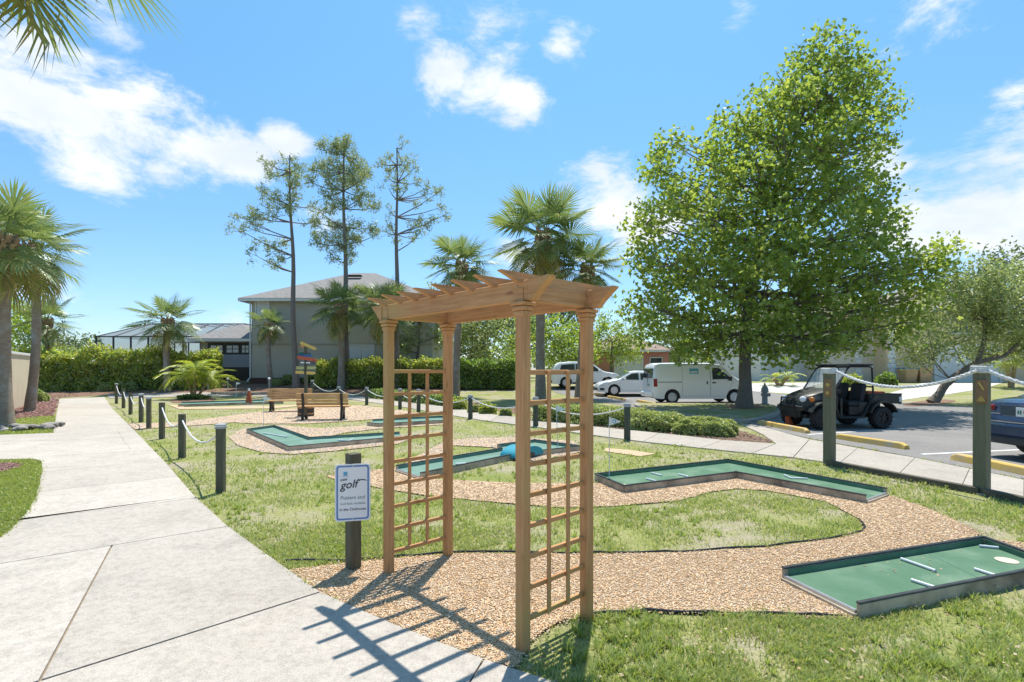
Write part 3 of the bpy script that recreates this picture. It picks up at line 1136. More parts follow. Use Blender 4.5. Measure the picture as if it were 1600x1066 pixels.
# ------------------------------------------------------------------ mini golf sign on its post
pmat('treated_post', (0.085, 0.085, 0.055), (0.125, 0.115, 0.075), 9, 0.8, 0.3, 50, stretch=(4, 4, .6))
pmat('green_post', (0.060, 0.070, 0.052), (0.085, 0.092, 0.065), 9, 0.75, 0.25, 50, stretch=(4, 4, .6))
pmat('sign_white', (0.78, 0.78, 0.78), (0.74, 0.74, 0.75), 5, 0.4)
pmat('sign_blue', (0.10, 0.20, 0.42), (0.12, 0.23, 0.46), 8, 0.5)
pmat('sign_ink', (0.03, 0.03, 0.035), (0.04, 0.04, 0.045), 8, 0.5)
pmat('sign_grey_green', (0.26, 0.33, 0.31), (0.30, 0.36, 0.34), 8, 0.5)
pmat('sign_teal', (0.10, 0.36, 0.50), (0.13, 0.40, 0.55), 8, 0.5)
pmat('steel', (0.55, 0.56, 0.58), (0.45, 0.46, 0.48), 8, 0.35, metal=0.8)
sp = G(552, 890)
sg = thing('notice_sign', 'white and blue mini golf notice on a dark post by the path', 'sign', sp, R(24))
p_ = MB().box((0, 0, 0.465), (0.094, 0.094, 0.93), ch=0.004).build('post', 'treated_post', sg)
p_.rotation_euler = (0, 0, R(20))


def rrect(w, h, r, n=6):
    out = []
    for cx, cy, a0 in ((w / 2 - r, h / 2 - r, 0), (-w / 2 + r, h / 2 - r, 90), (-w / 2 + r, -h / 2 + r, 180), (w / 2 - r, -h / 2 + r, 270)):
        for k in range(n + 1):
            a = R(a0 + 90 * k / n)
            out.append((cx + r * math.cos(a), cy + r * math.sin(a)))
    return out


SW, SH, SZ = 0.268, 0.448, 0.632
pl = thing('tmp', 'x', 'x')
bpy.data.objects.remove(pl)
M0 = Matrix.Translation((0, -0.072, SZ))
plate = MB().prism(rrect(SW, SH, 0.026), M0, 0.004).build('sign_plate', 'sign_white', sg)
plate.rotation_euler = (0, 0, R(-10))
ro, ri = rrect(SW - 0.022, SH - 0.022, 0.022), rrect(SW - 0.048, SH - 0.048, 0.014)
m = MB()
nn_ = len(ro)
Mf = Matrix.Translation((0, -0.0746, SZ))
m.add([Mf @ Vector((a, 0, b)) for a, b in ro] + [Mf @ Vector((a, 0, b)) for a, b in ri], [(i, (i + 1) % nn_, nn_ + (i + 1) % nn_, nn_ + i) for i in range(nn_)])
m.build('blue_border', 'sign_blue', plate)
Rt = (R(90), 0, 0)
yy = -0.0748
MB().box((-0.055, yy, SZ + 0.150), (0.030, 0.001, 0.030)).build('emblem', 'sign_teal', plate)
MB().box((-0.055, yy - 0.0008, SZ + 0.140), (0.022, 0.001, 0.006)).build('emblem', 'sign_blue', plate)
for k in range(5):
    MB().box((-0.075 + 0.01 * k, yy, SZ + 0.127), (0.006, 0.001, 0.004)).build('small_print', 'sign_grey_green', plate)
text_obj('lettering', 'mini', 0.030, 'sign_ink', plate, (-0.070, yy, SZ + 0.094), (R(90), R(-6), 0), 0.35, 0.0005)
text_obj('lettering', 'golf', 0.088, 'sign_ink', plate, (-0.030, yy, SZ + 0.035), (R(90), R(-5), 0), 0.3, 0.0009)
sw = [(0.045, 0.086), (0.062, 0.094), (0.085, 0.092), (0.105, 0.088), (0.108, 0.092), (0.088, 0.1), (0.062, 0.102), (0.042, 0.094)]
MB().prism(sw, Matrix.Translation((0, yy, SZ)), 0.0012).build('flourish', 'sign_ink', plate)
for s, sz, dz, mt, bd in (('Putters and', 0.040, -0.052, 'sign_grey_green', 0.0006), ('Golf Balls Available', 0.0245, -0.094, 'sign_grey_green', 0.0002), ('In the Clubhouse', 0.0285, -0.140, 'sign_ink', 0.0002)):
    text_obj('lettering', s, sz, mt, plate, (0, yy, SZ + dz), Rt, 0, bd)
for dz in (0.205, -0.205):
    MB().lathe([(0.006, 0), (0.006, 0.003), (0.003, 0.005)], 10, Matrix.Translation((0, -0.0742, SZ + dz)) @ Matrix.Rotation(R(90), 4, 'X')).build('bolt', 'steel', plate, 40)

# ------------------------------------------------------------------ putting greens
pmat('green_carpet', (0.098, 0.19, 0.12), (0.13, 0.225, 0.15), 3.2, 0.95, 0.5, 220, c3=(0.19, 0.28, 0.20), scale3=1.7, spec=0.05)
pmat('faded_carpet', (0.13, 0.225, 0.18), (0.165, 0.265, 0.215), 2.2, 0.95, 0.4, 180, c3=(0.20, 0.31, 0.27), scale3=1.0, spec=0.1)
pmat('green_board', (0.50, 0.42, 0.32), (0.36, 0.30, 0.22), 6, 0.85, 0.4, 40, c3=(0.17, 0.14, 0.11), scale3=2.5)
pmat('trim_black', (0.020, 0.024, 0.024), (0.04, 0.045, 0.045), 9, 0.5)
pmat('cup_cream', (0.62, 0.55, 0.40), (0.55, 0.48, 0.34), 9, 0.6)
pmat('hump_blue', (0.01, 0.22, 0.30), (0.02, 0.27, 0.35), 5, 0.6)
pmat('pipe_white', (0.62, 0.66, 0.68), (0.5, 0.54, 0.56), 9, 0.4)


def putting_green(key, label, openings, carpet='green_carpet', railh=0.055, rail=0.028, z0=0.05, tee=()):
    poly = W(GREENS_PX[key])
    cx, cy = sum(p[0] for p in poly) / len(poly), sum(p[1] for p in poly) / len(poly)
    zg = gz(cy)
    t = thing('putting_green', label, 'putting green', (cx, cy, zg), 0, 'putting greens of the mini golf course')
    loc = [(p[0] - cx, p[1] - cy) for p in poly]
    s = sum(loc[i][0] * loc[(i + 1) % len(loc)][1] - loc[(i + 1) % len(loc)][0] * loc[i][1] for i in range(len(loc)))
    bm = bmesh.new()
    f = bm.faces.new([bm.verts.new((p[0], p[1], z0)) for p in loc])
    f.normal_update()
    if f.normal.z < 0:
        f.normal_flip()
    r = bmesh.ops.extrude_face_region(bm, geom=[f])
    for v in r['geom']:
        if isinstance(v, bmesh.types.BMVert):
            v.co.z = -0.02
    bmesh.ops.triangulate(bm, faces=list(bm.faces))
    bmesh.ops.recalc_face_normals(bm, faces=list(bm.faces))
    me = bpy.data.meshes.new('carpet')
    bm.to_mesh(me)
    bm.free()
    link_mesh('carpet', me, t, carpet)
    n = len(loc)
    sgn = 1 if s > 0 else -1
    for i in range(n):
        a, b = Vector((*loc[i], 0)), Vector((*loc[(i + 1) % n], 0))
        d = (b - a)
        ln = d.length
        d.normalize()
        out = Vector((d.y, -d.x, 0)) * sgn
        an_ = math.atan2(d.y, d.x)
        mid = (a + b) / 2
        if i in tee:                       # open tee end: a low metal strip
            MB().box(mid + Vector((0, 0, z0 - 0.01)) + out * 0.012, (ln, 0.024, 0.034), an_, 0.003).build('tee_strip', 'steel', t)
            MB().box(mid + Vector((0, 0, 0.012)) + out * 0.026, (ln + .02, 0.03, 0.05), an_, 0.004).build('side_board', 'green_board', t)
            continue
        if i in openings:
            continue
        bd = MB().box(mid + Vector((0, 0, 0.040)) + out * (rail / 2), (ln + rail * 0.9, rail, 0.12), an_, 0.004).build('side_board', 'green_board', t)
        m = MB()
        m.box(mid + Vector((0, 0, 0.100 + 0.007)) + out * (rail / 2), (ln + rail * 1.2, rail + 0.004, 0.014), an_, 0.004)
        m.build('top_trim', 'trim_black', bd)
        MB().box(mid + Vector((0, 0, z0 + 0.022)) - out * 0.004, (max(0.02, ln - 0.05), 0.006, 0.046), an_).build('carpet_upstand', carpet, bd)
    return t, (cx, cy, zg)


def on_green(c, px, py, z):
    """point on a green's carpet in its local frame, from the photo pixel at height z"""
    Y = (CAMZ - z - c[2]) * FPX / (py - HOR)
    return Vector(((px - 800) * Y / FPX - c[0], Y - c[1], z))


def pipe(t, c, a, b, r=0.012, name='bumper_pipe'):
    A, B = on_green(c, *a, 0.062), on_green(c, *b, 0.062)
    MB().tube([A, B], r, 8).build(name, 'pipe_white', t, 40)


def cup(t, c, px, py, r=0.075):
    p = on_green(c, px, py, 0.052)
    MB().lathe([(r, 0), (r, 0.003), (r * .5, 0.004), (r * .45, 0.0035)], 20, Matrix.Translation(p)).build('cup_ring', 'cup_cream', t)


t1, c1 = putting_green('one', 'nearest putting green with a bare open tee end and three pipe bumpers', (), 'green_carpet', tee=(0,))
pipe(t1, c1, (1408, 873), (1462, 892))
pipe(t1, c1, (1523, 889), (1570, 904))
pipe(t1, c1, (1424, 906), (1470, 921))
pipe(t1, c1, (1530, 853), (1560, 856))
cup(t1, c1, 1573, 876)
for qa, qb in (((1452, 866), (1560, 917)),):
    A_, B_ = on_green(c1, *qa, .0515), on_green(c1, *qb, .0515)
    d_ = B_ - A_
    MB().box((A_ + B_) / 2, (d_.length, .006, .002), math.atan2(d_.y, d_.x)).build('carpet_seam', 'faded_carpet', t1)
t2, c2 = putting_green('two', 'bent green in front of the rope posts with pipe bumpers on its left arm', (), 'green_carpet', tee=(2,))
pipe(t2, c2, (1018, 739), (1034, 743))
pipe(t2, c2, (1060, 741), (1076, 745))
pipe(t2, c2, (1010, 748), (1026, 752))
A_ = [on_green(c2, 1225, 742, 0.065), on_green(c2, 1236, 747, 0.065), on_green(c2, 1262, 748, 0.065)]
MB().tube(A_, 0.011, 8).build('bumper_pipe', 'pipe_white', t2, 40)
cup(t2, c2, 974, 758, 0.06)
t3, c3 = putting_green('three', 'putting green carrying a bright blue hump behind the arbor', (), 'faded_carpet', tee=(6,))
pipe(t3, c3, (712, 725), (735, 724))
q = on_green(c3, 816, 711, 0.05)
hp = [(-0.62, 0)] + [(0.62 * math.cos(R(180 - 15 * k)), 0.175 * math.sin(R(15 * k))) for k in range(1, 12)] + [(0.62, 0)]
dirv = (on_green(c3, 845, 708, 0.05) - on_green(c3, 790, 716, 0.05))
Mh = Matrix.Translation(q) @ Matrix.Rotation(math.atan2(dirv.y, dirv.x) + R(12), 4, 'Z')
hb = MB().prism([(x * .62, z) for x, z in hp], Mh, 0.42).build('hump', 'hump_blue', t3, 35)
MB().prism([(-.10, 0), (-.09, .05), (0, .075), (.09, .05), (.10, 0)], Mh, 0.43).build('tunnel_mouth', 'sign_ink', hb)
t4, c4 = putting_green('four', 'bent pale green beside the path with a dark divider on its wide end', (), 'faded_carpet', tee=(3,))
pipe(t4, c4, (412, 677), (448, 683), 0.016)
A_ = [on_green(c4, 528, 688, 0.06), on_green(c4, 545, 689, 0.06), on_green(c4, 552, 686, 0.06)]
MB().tube(A_, 0.016, 8).build('bumper_pipe', 'pipe_white', t4, 40)
t5, c5 = putting_green('five', 'narrow pale green seen behind the left trellis of the arbor', (), 'faded_carpet', tee=(0,))
t6, c6 = putting_green('six', 'long narrow green between the traffic cone and the feathery palm', (), 'faded_carpet', tee=(0,))
t7, c7 = putting_green('seven', 'farthest green lying just in front of the back walk', (), 'faded_carpet', tee=(0,))

# stray leaves blown onto the greens
rng = np.random.default_rng(31)
pts_ = []
for px, py, n_, sx_, sy_ in ((1420, 900, 26, 90, 30), (1080, 745, 14, 90, 10), (1300, 765, 12, 60, 8), (740, 722, 10, 70, 8), (470, 690, 8, 50, 8)):
    for _ in range(n_):
        q = G(px + rng.normal(0, sx_ * .6), py + rng.normal(0, sy_ * .5))
        pts_.append((q.x, q.y, .056))
o = leaves('stray_leaves', np.array(pts_), rng.uniform(.012, .03, len(pts_)), 'dry_leaf', None, T_DIAMOND, 3.0)
tag(o, 'few dry leaves blown onto the putting greens', 'leaves', kind='stuff')

# ------------------------------------------------------------------ flags
pmat('flag_cloth', (0.72, 0.74, 0.72), (0.62, 0.65, 0.63), 5, 0.8)
for px, yb, yt, lean, lab in ((952, 755, 655, 0.0, 'white pennant with a dark round emblem above the bent green'), (411.5, 672, 621, 0.01, 'pale flag on the bent green beside the path'), (872, 702, 636, -0.05, 'leaning flagstick behind the right trellis of the arbor'),
                             (369, 631, 598, 0.0, 'flagstick next to the traffic cone')):
    b = G(px, yb)
    h = (yb - yt) * b.y / FPX
    fl = thing('golf_flag', lab, 'flag', b + Vector((0, 0, 0.03)), 0, 'golf flags')
    MB().tube([(0, 0, 0), (lean * h, 0, h)], 0.006, 6).build('flagstick', 'pipe_white', fl)
    x0, w, hh = lean * h, 0.19 * b.y / 7.3 ** 1 if px == 952 else 0.2, 0.13
    if px == 952:
        w, hh = 0.165, 0.12
    prof = [(x0 + 0.006, h), (x0 + 0.006 + w, h - hh * .55), (x0 + 0.006, h - hh)]
    cl = MB().prism(prof, Matrix.Identity(4), 0.003).build('pennant', 'flag_cloth', fl)
    if px == 952:
        MB().lathe([(0.027, 0), (0.027, 0.002)], 14, Matrix.Translation((x0 + w * .42, -0.002, h - hh * .52)) @ Matrix.Rotation(R(90), 4, 'X')).build('emblem', 'sign_teal', cl)
        MB().lathe([(0.014, 0), (0.014, 0.002)], 12, Matrix.Translation((x0 + w * .40, -0.005, h - hh * .52)) @ Matrix.Rotation(R(90), 4, 'X')).build('emblem', 'sign_white', cl)

# ------------------------------------------------------------------ rope posts
pmat('rope_white', (0.74, 0.74, 0.74), (0.56, 0.57, 0.58), 60, 0.8, 0.5, 90)
pmat('lamp_grey', (0.30, 0.31, 0.32), (0.38, 0.39, 0.40), 8, 0.5)
pmat('lamp_lens', (0.72, 0.74, 0.76), (0.6, 0.62, 0.64), 8, 0.3)


def rope(a, b, sag, lab, r=0.014, twist=False):
    pts = []
    n = 18
    for k in range(n + 1):
        t = k / n
        p = a.lerp(b, t)
        p.z -= sag * 4 * t * (1 - t)
        pts.append(p)
    if not twist:
        o = MB().tube(pts, r, 7).build('rope', 'rope_white', None, 50)
    else:
        m = MB()
        n = 120
        strands = []
        for s in range(3):
            q = []
            for k in range(n + 1):
                t = k / n
                p = a.lerp(b, t)
                p.z -= sag * 4 * t * (1 - t)
                d = (b - a)
                d.z -= sag * 4 * (1 - 2 * t)
                d.normalize()
                u = d.cross(Vector((0, 0, 1))).normalized()
                w = d.cross(u)
                an = k * 0.62 + s * 2 * math.pi / 3
                q.append(p + (u * math.cos(an) + w * math.sin(an)) * r * 0.62)
            m.tube(q, r * 0.62, 5)
        o = m.build('rope', 'rope_white', None, 60)
    tag(o, lab, 'rope', 'white ropes strung between the posts')
    return o


ORD = ['nearest', 'second', 'third', 'fourth', 'fifth', 'sixth', 'seventh', 'eighth', 'ninth']
left_posts = [(345, 770, 662, 1), (284.5, 716, 647, 0), (253, 686, 629, 0), (232.5, 670, 620, 1), (220.5, 660, 615, 1), (204, 648, 615, 0), (193, 638, 608, 0), (182, 631, 599, 1)]
tops = []
for i, (px, yb, yt, lamp) in enumerate(left_posts):
    b = G(px, yb)
    h = (yb - yt) * b.y / FPX
    t = thing('rope_post', '%s dark post along the concrete path, %s' % (ORD[i], 'topped by a lamp cap' if lamp else 'plain topped'), 'post', b, R(8 + 5 * math.sin(i * 3)), 'posts along the path')
    w = 0.095
    hp_ = h - (0.06 if lamp else 0)
    MB().box((0, 0, hp_ / 2), (w, w, hp_), ch=0.005).build('shaft', 'treated_post', t)
    if lamp:
        c = MB().box((0, 0, hp_ + 0.006), (w + 0.02, w + 0.02, 0.02), ch=0.004).build('lamp_base', 'lamp_grey', t)
        MB().box((0, 0, hp_ + 0.027), (w + 0.006, w + 0.006, 0.024), ch=0.003).build('lens', 'lamp_lens', c)
        MB().lathe([(0.086, 0), (0.088, 0.012), (0.05, 0.022), (0.02, 0.026)], 4, Matrix.Translation((0, 0, hp_ + 0.038)) @ Matrix.Rotation(R(45), 4, 'Z')).build('lamp_lid', 'lamp_grey', c)
    tops.append(b + Vector((0, 0, h - 0.10)))
for i in range(len(tops) - 1):
    if i == 2:
        continue
    rope(tops[i] + Vector((-.0, 0, 0)), tops[i + 1], 0.26, 'white rope between the %s and %s posts along the path' % (ORD[i], ORD[i + 1]), 0.013)
back_posts = [(488, 627, 594), (529, 629, 604), (573, 633, 605), (625, 640, 607), (654, 644, 608), (735, 655, 617), (837, 667, 620), (980, 688, 630)]
btops = []
BNAMES = ['behind the benches, leftmost of the row', 'behind the nearer bench, second of the row', 'right of the benches, third of the row', 'seen through the left trellis, nearer its left post', 'seen through the left trellis, nearer its right post', 'between the two trellises of the arbor', 'just beside the right front post of the arbor', 'in front of the clipped low shrubs']
for i, (px, yb, yt) in enumerate(back_posts):
    b = G(px, yb)
    h = (yb - yt) * b.y / FPX
    t = thing('rope_post', 'round green rope post ' + BNAMES[i], 'post', b, 0, 'rope posts along the walk')
    MB().lathe([(0.075, 0), (0.073, h * .5), (0.072, h - 0.06), (0.06, h - 0.045)], 12).build('shaft', 'green_post', t, 40)
    m = MB().lathe([(0.084, h - 0.085), (0.086, h - 0.03), (0.07, h - 0.005), (0.02, h)], 12).build('lamp_cap', 'lamp_grey', t, 40)
    btops.append(b + Vector((0, 0, h - 0.09)))
for i in range(len(btops) - 1):
    rope(btops[i], btops[i + 1], 0.28, 'white rope from the post %s' % BNAMES[i], 0.017)

# two tall square posts with the thick braided rope
pmat('tall_post', (0.125, 0.130, 0.085), (0.165, 0.160, 0.105), 7, 0.8, 0.35, 40, stretch=(4, 4, .5))
pmat('plaque_brown', (0.20, 0.12, 0.07), (0.26, 0.16, 0.09), 12, 0.8, 0.4, 40)
pmat('plaque_gold', (0.55, 0.38, 0.12), (0.42, 0.28, 0.08), 12, 0.6)
rp = []
for i, (px, yb, yt, lab) in enumerate(((1296, 727, 574, 'tall square post with a carved plaque in front of the black buggy'), (1534, 772, 570, 'tall square post with a carved plaque in front of the blue car'))):
    b = G(px, yb)
    h = (yb - yt) * b.y / FPX
    t = thing('tall_rope_post', lab, 'post', b, R(28), 'tall posts by the parking')
    MB().box((0, 0, h / 2), (0.14, 0.14, h), ch=0.006).build('shaft', 'tall_post', t)
    wr = MB()
    for k in range(4):
        z = h - 0.03 - 0.022 * k
        s = 0.081
        wr.tube([(-s, -s, z), (s, -s, z + .004), (s, s, z), (-s, s, z + .006), (-s, -s, z)], 0.0125, 6)
    wr.build('rope_wrap', 'rope_white', t, 60)
    pq = MB().box((-0.085, -0.03, h - 0.34), (0.02, 0.125, 0.30), ch=0.004).build('plaque', 'plaque_brown', t)
    m = MB()
    if i == 0:
        m.lathe([(0.03, 0), (0.03, .012)], 12, Matrix.Translation((-0.097, -0.03, h - 0.42)) @ Matrix.Rotation(R(-90), 4, 'Y'))
        m.box((-0.098, -0.03, h - 0.29), (0.012, 0.06, 0.05), M=Matrix.Rotation(R(25), 4, 'X'))
    else:
        for k in range(4):
            m.box((-0.098, -0.03 + .012 * (k - 1.5), h - 0.43), (0.01, 0.012, 0.08), M=Matrix.Rotation(R(-24 + 16 * k), 4, 'X'))
        m.box((-0.098, -0.03, h - 0.27), (0.01, 0.02, 0.11), M=Matrix.Rotation(R(-28), 4, 'X'))
    m.build('carving', 'plaque_gold', pq)
    rp.append(b + Vector((0, 0, h - 0.06)))
rope(rp[0] + Vector((.07, -.06, 0)), rp[1] + Vector((-.09, -.04, -.01)), 0.24, 'thick braided white rope between the two tall posts', 0.02, True)
rope(rp[1] + Vector((-.02, -.12, -.02)), Vector((rp[1].x + .75, rp[1].y - 2.3, rp[1].z)), 0.3, 'thick braided white rope leaving the right edge of the photo', 0.02, True)
pmat('timber', (0.085, 0.075, 0.055), (0.13, 0.115, 0.085), 6, 0.9, 0.5, 40)
A_, B_ = G(1288, 726), G(1536, 774)
C_ = G(1680, 806)
for a, b, lab in ((A_, B_, 'dark timber kerb between the two tall rope posts'), (B_, C_, 'dark timber kerb running out of the photo at the right')):
    d = b - a
    o = MB().box((0, 0, 0.04), (d.length - .06, 0.09, 0.10), ch=0.006).build('timber_kerb', 'timber')
    o.location = (a + b) / 2
    o.rotation_euler = (0, 0, math.atan2(d.y, d.x))
    tag(o, lab, 'kerb', 'timber kerbs by the walk')

# ------------------------------------------------------------------ benches
pmat('bench_wood', (0.60, 0.37, 0.17), (0.48, 0.28, 0.12), 5, 0.6, 0.2, 60, rand=0.1)
pmat('bench_frame', (0.035, 0.028, 0.025), (0.05, 0.042, 0.038), 8, 0.6)


def bench(loc, rz, lab, w=1.55):
    t = thing('park_bench', lab, 'bench', loc, rz, 'park benches on the gravel')
    # local: sits along X, front towards -Y
    for k in range(3):
        y = -0.34 + 0.145 * k
        MB().box((0, y, 0.43), (w, 0.13, 0.04), ch=0.005).build('seat_slat', 'bench_wood', t)
    for k in range(4):
        z = 0.52 + 0.098 * k
        MB().box((0, 0.07 + 0.02 * k + .02, z), (w, 0.035, 0.082), ch=0.005, M=Matrix.Rotation(R(-10), 4, 'X')).build('back_slat', 'bench_wood', t)
    for sx in (-1, 1):
        x = sx * (w / 2 - 0.2)
        out = [(0.16, 0.0), (0.215, 0.0), (0.20, 0.12), (0.125, 0.40), (0.20, 0.85), (0.145, 0.86), (0.09, 0.45), (-0.36, 0.41), (-0.36, 0.37), (-0.27, 0.30), (-0.36, 0.0), (-0.29, 0.0), (-0.18, 0.15), (-0.06, 0.21), (0.08, 0.15)]
        M = Matrix.Translation((x, 0, 0)) @ Matrix.Rotation(R(90), 4, 'Z')
        MB().prism(out, M, 0.07).build('end_frame', 'bench_frame', t)
    return t


bb = G(505, 657)
bench(bb, R(180 + 8), 'farther-facing wooden bench nearer the camera, seen from behind', 1.55)
ba = G(452, 643)
bench(ba, R(12), 'wooden bench facing the camera behind the other bench', 1.6)

# ------------------------------------------------------------------ direction signpost in a tub
for nm, c in (('arrow_yellow', (0.62, 0.47, 0.14)), ('arrow_red', (0.50, 0.12, 0.06)), ('arrow_blue', (0.06, 0.13, 0.30)), ('arrow_green', (0.05, 0.18, 0.13)), ('arrow_lime', (0.42, 0.46, 0.20)), ('arrow_grey', (0.09, 0.10, 0.11)), ('arrow_cream', (0.58, 0.52, 0.30)), ('arrow_orange', (0.55, 0.28, 0.12))):
    pmat(nm, c, tuple(v * .85 for v in c), 9, 0.75)
sb = G(478, 651)
st = thing('direction_signpost', 'green signpost with many coloured pointing boards between the benches', 'sign', sb)
pxm = FPX / sb.y
PH = (651 - 536) / pxm
MB().box((0, 0, PH / 2), (0.09, 0.09, PH), ch=0.005).build('post', 'green_post', st)
mb_ = MB()
for k in range(10):
    a = k * 2 * math.pi / 10
    mb_.box((0.24 * math.cos(a), 0.24 * math.sin(a), 0.19), (0.03, 0.15, 0.38), a, 0.004)
tub = mb_.build('planter_tub', 'bench_frame', st)
MB().lathe([(0.23, 0.33), (0.23, 0.345)], 16).build('soil', 'mulch_base', tub)
for z in (0.09, 0.29):
    MB().lathe([(0.262, z), (0.268, z), (0.268, z + .035), (0.262, z + .035)], 20).build('hoop', 'arbor_wood', tub)
for z, px0, px1, tilt, mt, az in ((541, 470, 496, -24, 'arrow_yellow', 10), (541, 466, 480, 6, 'arrow_orange', 160), (553, 464, 484, 4, 'arrow_green', 190), (556, 466, 490, 0, 'arrow_blue', -10), (561, 466, 497, -10, 'arrow_red', 5),
                            (567, 467, 495, -2, 'arrow_grey', 0), (575, 464, 477, 0, 'arrow_lime', 0), (575, 481, 495, 0, 'arrow_lime', 0), (582, 463, 477, -3, 'arrow_yellow', 0), (583, 480, 494, -3, 'arrow_yellow', 0)):
    w = (px1 - px0) / pxm
    xc = ((px0 + px1) / 2 - 478) / pxm
    zc = CAMZ + (HOR - z) / pxm
    hh = 0.05
    prof = [(-w / 2, -hh), (w / 2 - .06, -hh), (w / 2, 0), (w / 2 - .06, hh), (-w / 2, hh)]
    M = Matrix.Translation((xc, -0.058 if abs(az) < 90 else 0.058, zc)) @ Matrix.Rotation(R(az), 4, 'Z') @ Matrix.Rotation(R(-tilt), 4, 'Y')
    bo = MB().prism(prof, M, 0.02).build('pointing_board', mt, st)
    if mt == 'arrow_grey':
        for q in (1.2, 5.2):
            MB().add([M @ Vector((-w / 2 + .02 + q * .05 + dx, -0.0115, dz)) for dx, dz in ((0, -.022), (.13, -.022), (.13, .022), (0, .022))], [(0, 1, 2, 3)]).build('faint_lettering', 'sign_white', bo)

# ------------------------------------------------------------------ traffic cones
pmat('cone_orange', (0.50, 0.10, 0.03), (0.40, 0.08, 0.03), 6, 0.6)


def cone(loc, h, lab, tilt=0.0):
    t = thing('traffic_cone', lab, 'cone', loc, 0.3, 'traffic cones')
    t.rotation_euler = (0, tilt, 0.3)
    MB().box((0, 0, 0.015), (h * .55, h * .55, 0.03), ch=0.004).build('base', 'cone_orange', t)
    MB().lathe([(h * .22, 0.03), (h * .14, h * .5), (h * .06, h * .97), (h * .05, h)], 20).build('cone', 'cone_orange', t, 40)
    MB().lathe([(h * .085, h * .84), (h * .055, h * 1.004), (h * .04, h * 1.005)], 20).build('collar', 'sign_white', t, 40)


cb = G(389, 631)
cone(cb, (631 - 607) * cb.y / FPX, 'orange cone with a white collar on the far green beside the benches')
cb = G(1240, 667)
cone(cb + Vector((0, .2, 0)), 0.5, 'orange cone leaning under the nose of the black buggy', -0.25)

# ------------------------------------------------------------------ wheel stops
pmat('stop_yellow', (0.66, 0.44, 0.12), (0.58, 0.37, 0.10), 6, 0.8, 0.3, 40, c3=(0.50, 0.40, 0.24), scale3=3)
pmat('stop_end', (0.5, 0.3, 0.06), (0.3, 0.2, 0.08), 9, 0.8)
for a, b, lab in (((1186, 663), (1262, 678), 'yellow wheel stop in front of the black buggy'), ((1307, 686), (1417, 703), 'yellow wheel stop in the empty bay between buggy and blue car'), ((1491, 719), (1690, 762), 'yellow wheel stop behind the blue car'),
                  ((996, 628.5), (1024, 633.5), 'yellow wheel stop under the back of the white van'), ((950, 621.5), (976, 626.5), 'yellow wheel stop by the front of the white sedan'), ((928, 617), (942, 619.5), 'farthest yellow wheel stop, left of the white sedan')):
    A_, B_ = G(*a), G(*b)
    d = B_ - A_
    ln = d.length
    prof = [(-.075, 0), (.075, 0), (.055, .10), (.035, .12), (-.035, .12), (-.055, .10)]
    vs, fs = [], []
    for x, s in ((-ln / 2, .55), (-ln / 2 + .10, 1), (ln / 2 - .10, 1), (ln / 2, .55)):
        vs += [(x, p[0], p[1] * (1 if s == 1 else .62)) for p in prof]
    for i in range(3):
        for k in range(6):
            fs.append((i * 6 + k, i * 6 + (k + 1) % 6, (i + 1) * 6 + (k + 1) % 6, (i + 1) * 6 + k))
    fs += [tuple(range(6)), tuple(range(18, 24))]
    o = MB().add(vs, fs).build('wheel_stop', 'stop_yellow')
    o.location = (A_ + B_) / 2 + Vector((0, 0, 0.012))
    o.rotation_euler = (0, 0, math.atan2(d.y, d.x))
    tag(o, lab, 'wheel stop', 'yellow wheel stops of the parking bays')

# ------------------------------------------------------------------ hydrant
pmat('hydrant_paint', (0.33, 0.34, 0.35), (0.26, 0.27, 0.28), 9, 0.6)
hb_ = G(1195, 636)
hy = thing('fire_hydrant', 'grey fire hydrant on the grass right of the big tree', 'hydrant', hb_ + Vector((0, 0, 0.11)))
hs_ = (634 - 600) * hb_.y / FPX / 0.82
for nm, pf in (('barrel', [(.15, 0), (.15, .03), (.10, .035), (.10, .46), (.14, .465), (.14, .50), (.11, .505)]), ('bonnet', [(.125, .505), (.13, .53), (.12, .60), (.08, .68), (.04, .70), (.04, .76), (.02, .80)])):
    MB().lathe([(a * hs_, b * hs_) for a, b in pf], 16).build(nm, 'hydrant_paint', hy, 35)
for a in (0, 90, 180):
    M = Matrix.Rotation(R(a - 90), 4, 'Z') @ Matrix.Translation((.10 * hs_, 0, .36 * hs_)) @ Matrix.Rotation(R(90), 4, 'Y')
    MB().lathe([(.05 * hs_, -.01), (.05 * hs_, .05 * hs_), (.065 * hs_, .052 * hs_), (.065 * hs_, .09 * hs_), (.02, .11 * hs_)], 10, M).build('nozzle_cap', 'hydrant_paint', hy, 35)

# ------------------------------------------------------------------ vehicles
pmat('tyre', (0.018, 0.018, 0.019), (0.03, 0.03, 0.031), 20, 0.85, 0.4, 60)
pmat('rim_dark', (0.05, 0.05, 0.055), (0.035, 0.035, 0.04), 9, 0.4, metal=0.6)
pmat('rim_silver', (0.55, 0.56, 0.58), (0.45, 0.46, 0.48), 9, 0.3, metal=0.8)
pmat('paint_white', (0.80, 0.80, 0.79), (0.78, 0.78, 0.78), 1.5, 0.32, spec=0.5, coat=0.35)
pmat('paint_pearl', (0.78, 0.79, 0.80), (0.75, 0.76, 0.78), 1.5, 0.28, spec=0.5, coat=0.5)
pmat('paint_blue', (0.030, 0.055, 0.115), (0.035, 0.062, 0.13), 1.5, 0.22, spec=0.5, coat=0.8, metal=0.3)
pmat('seam_dark', (0.03, 0.03, 0.032), (0.04, 0.04, 0.042), 8, 0.7)
pmat('trim_plastic', (0.035, 0.036, 0.038), (0.05, 0.05, 0.052), 8, 0.6)
pmat('lamp_red', (0.30, 0.012, 0.015), (0.24, 0.010, 0.012), 8, 0.2, coat=0.5)
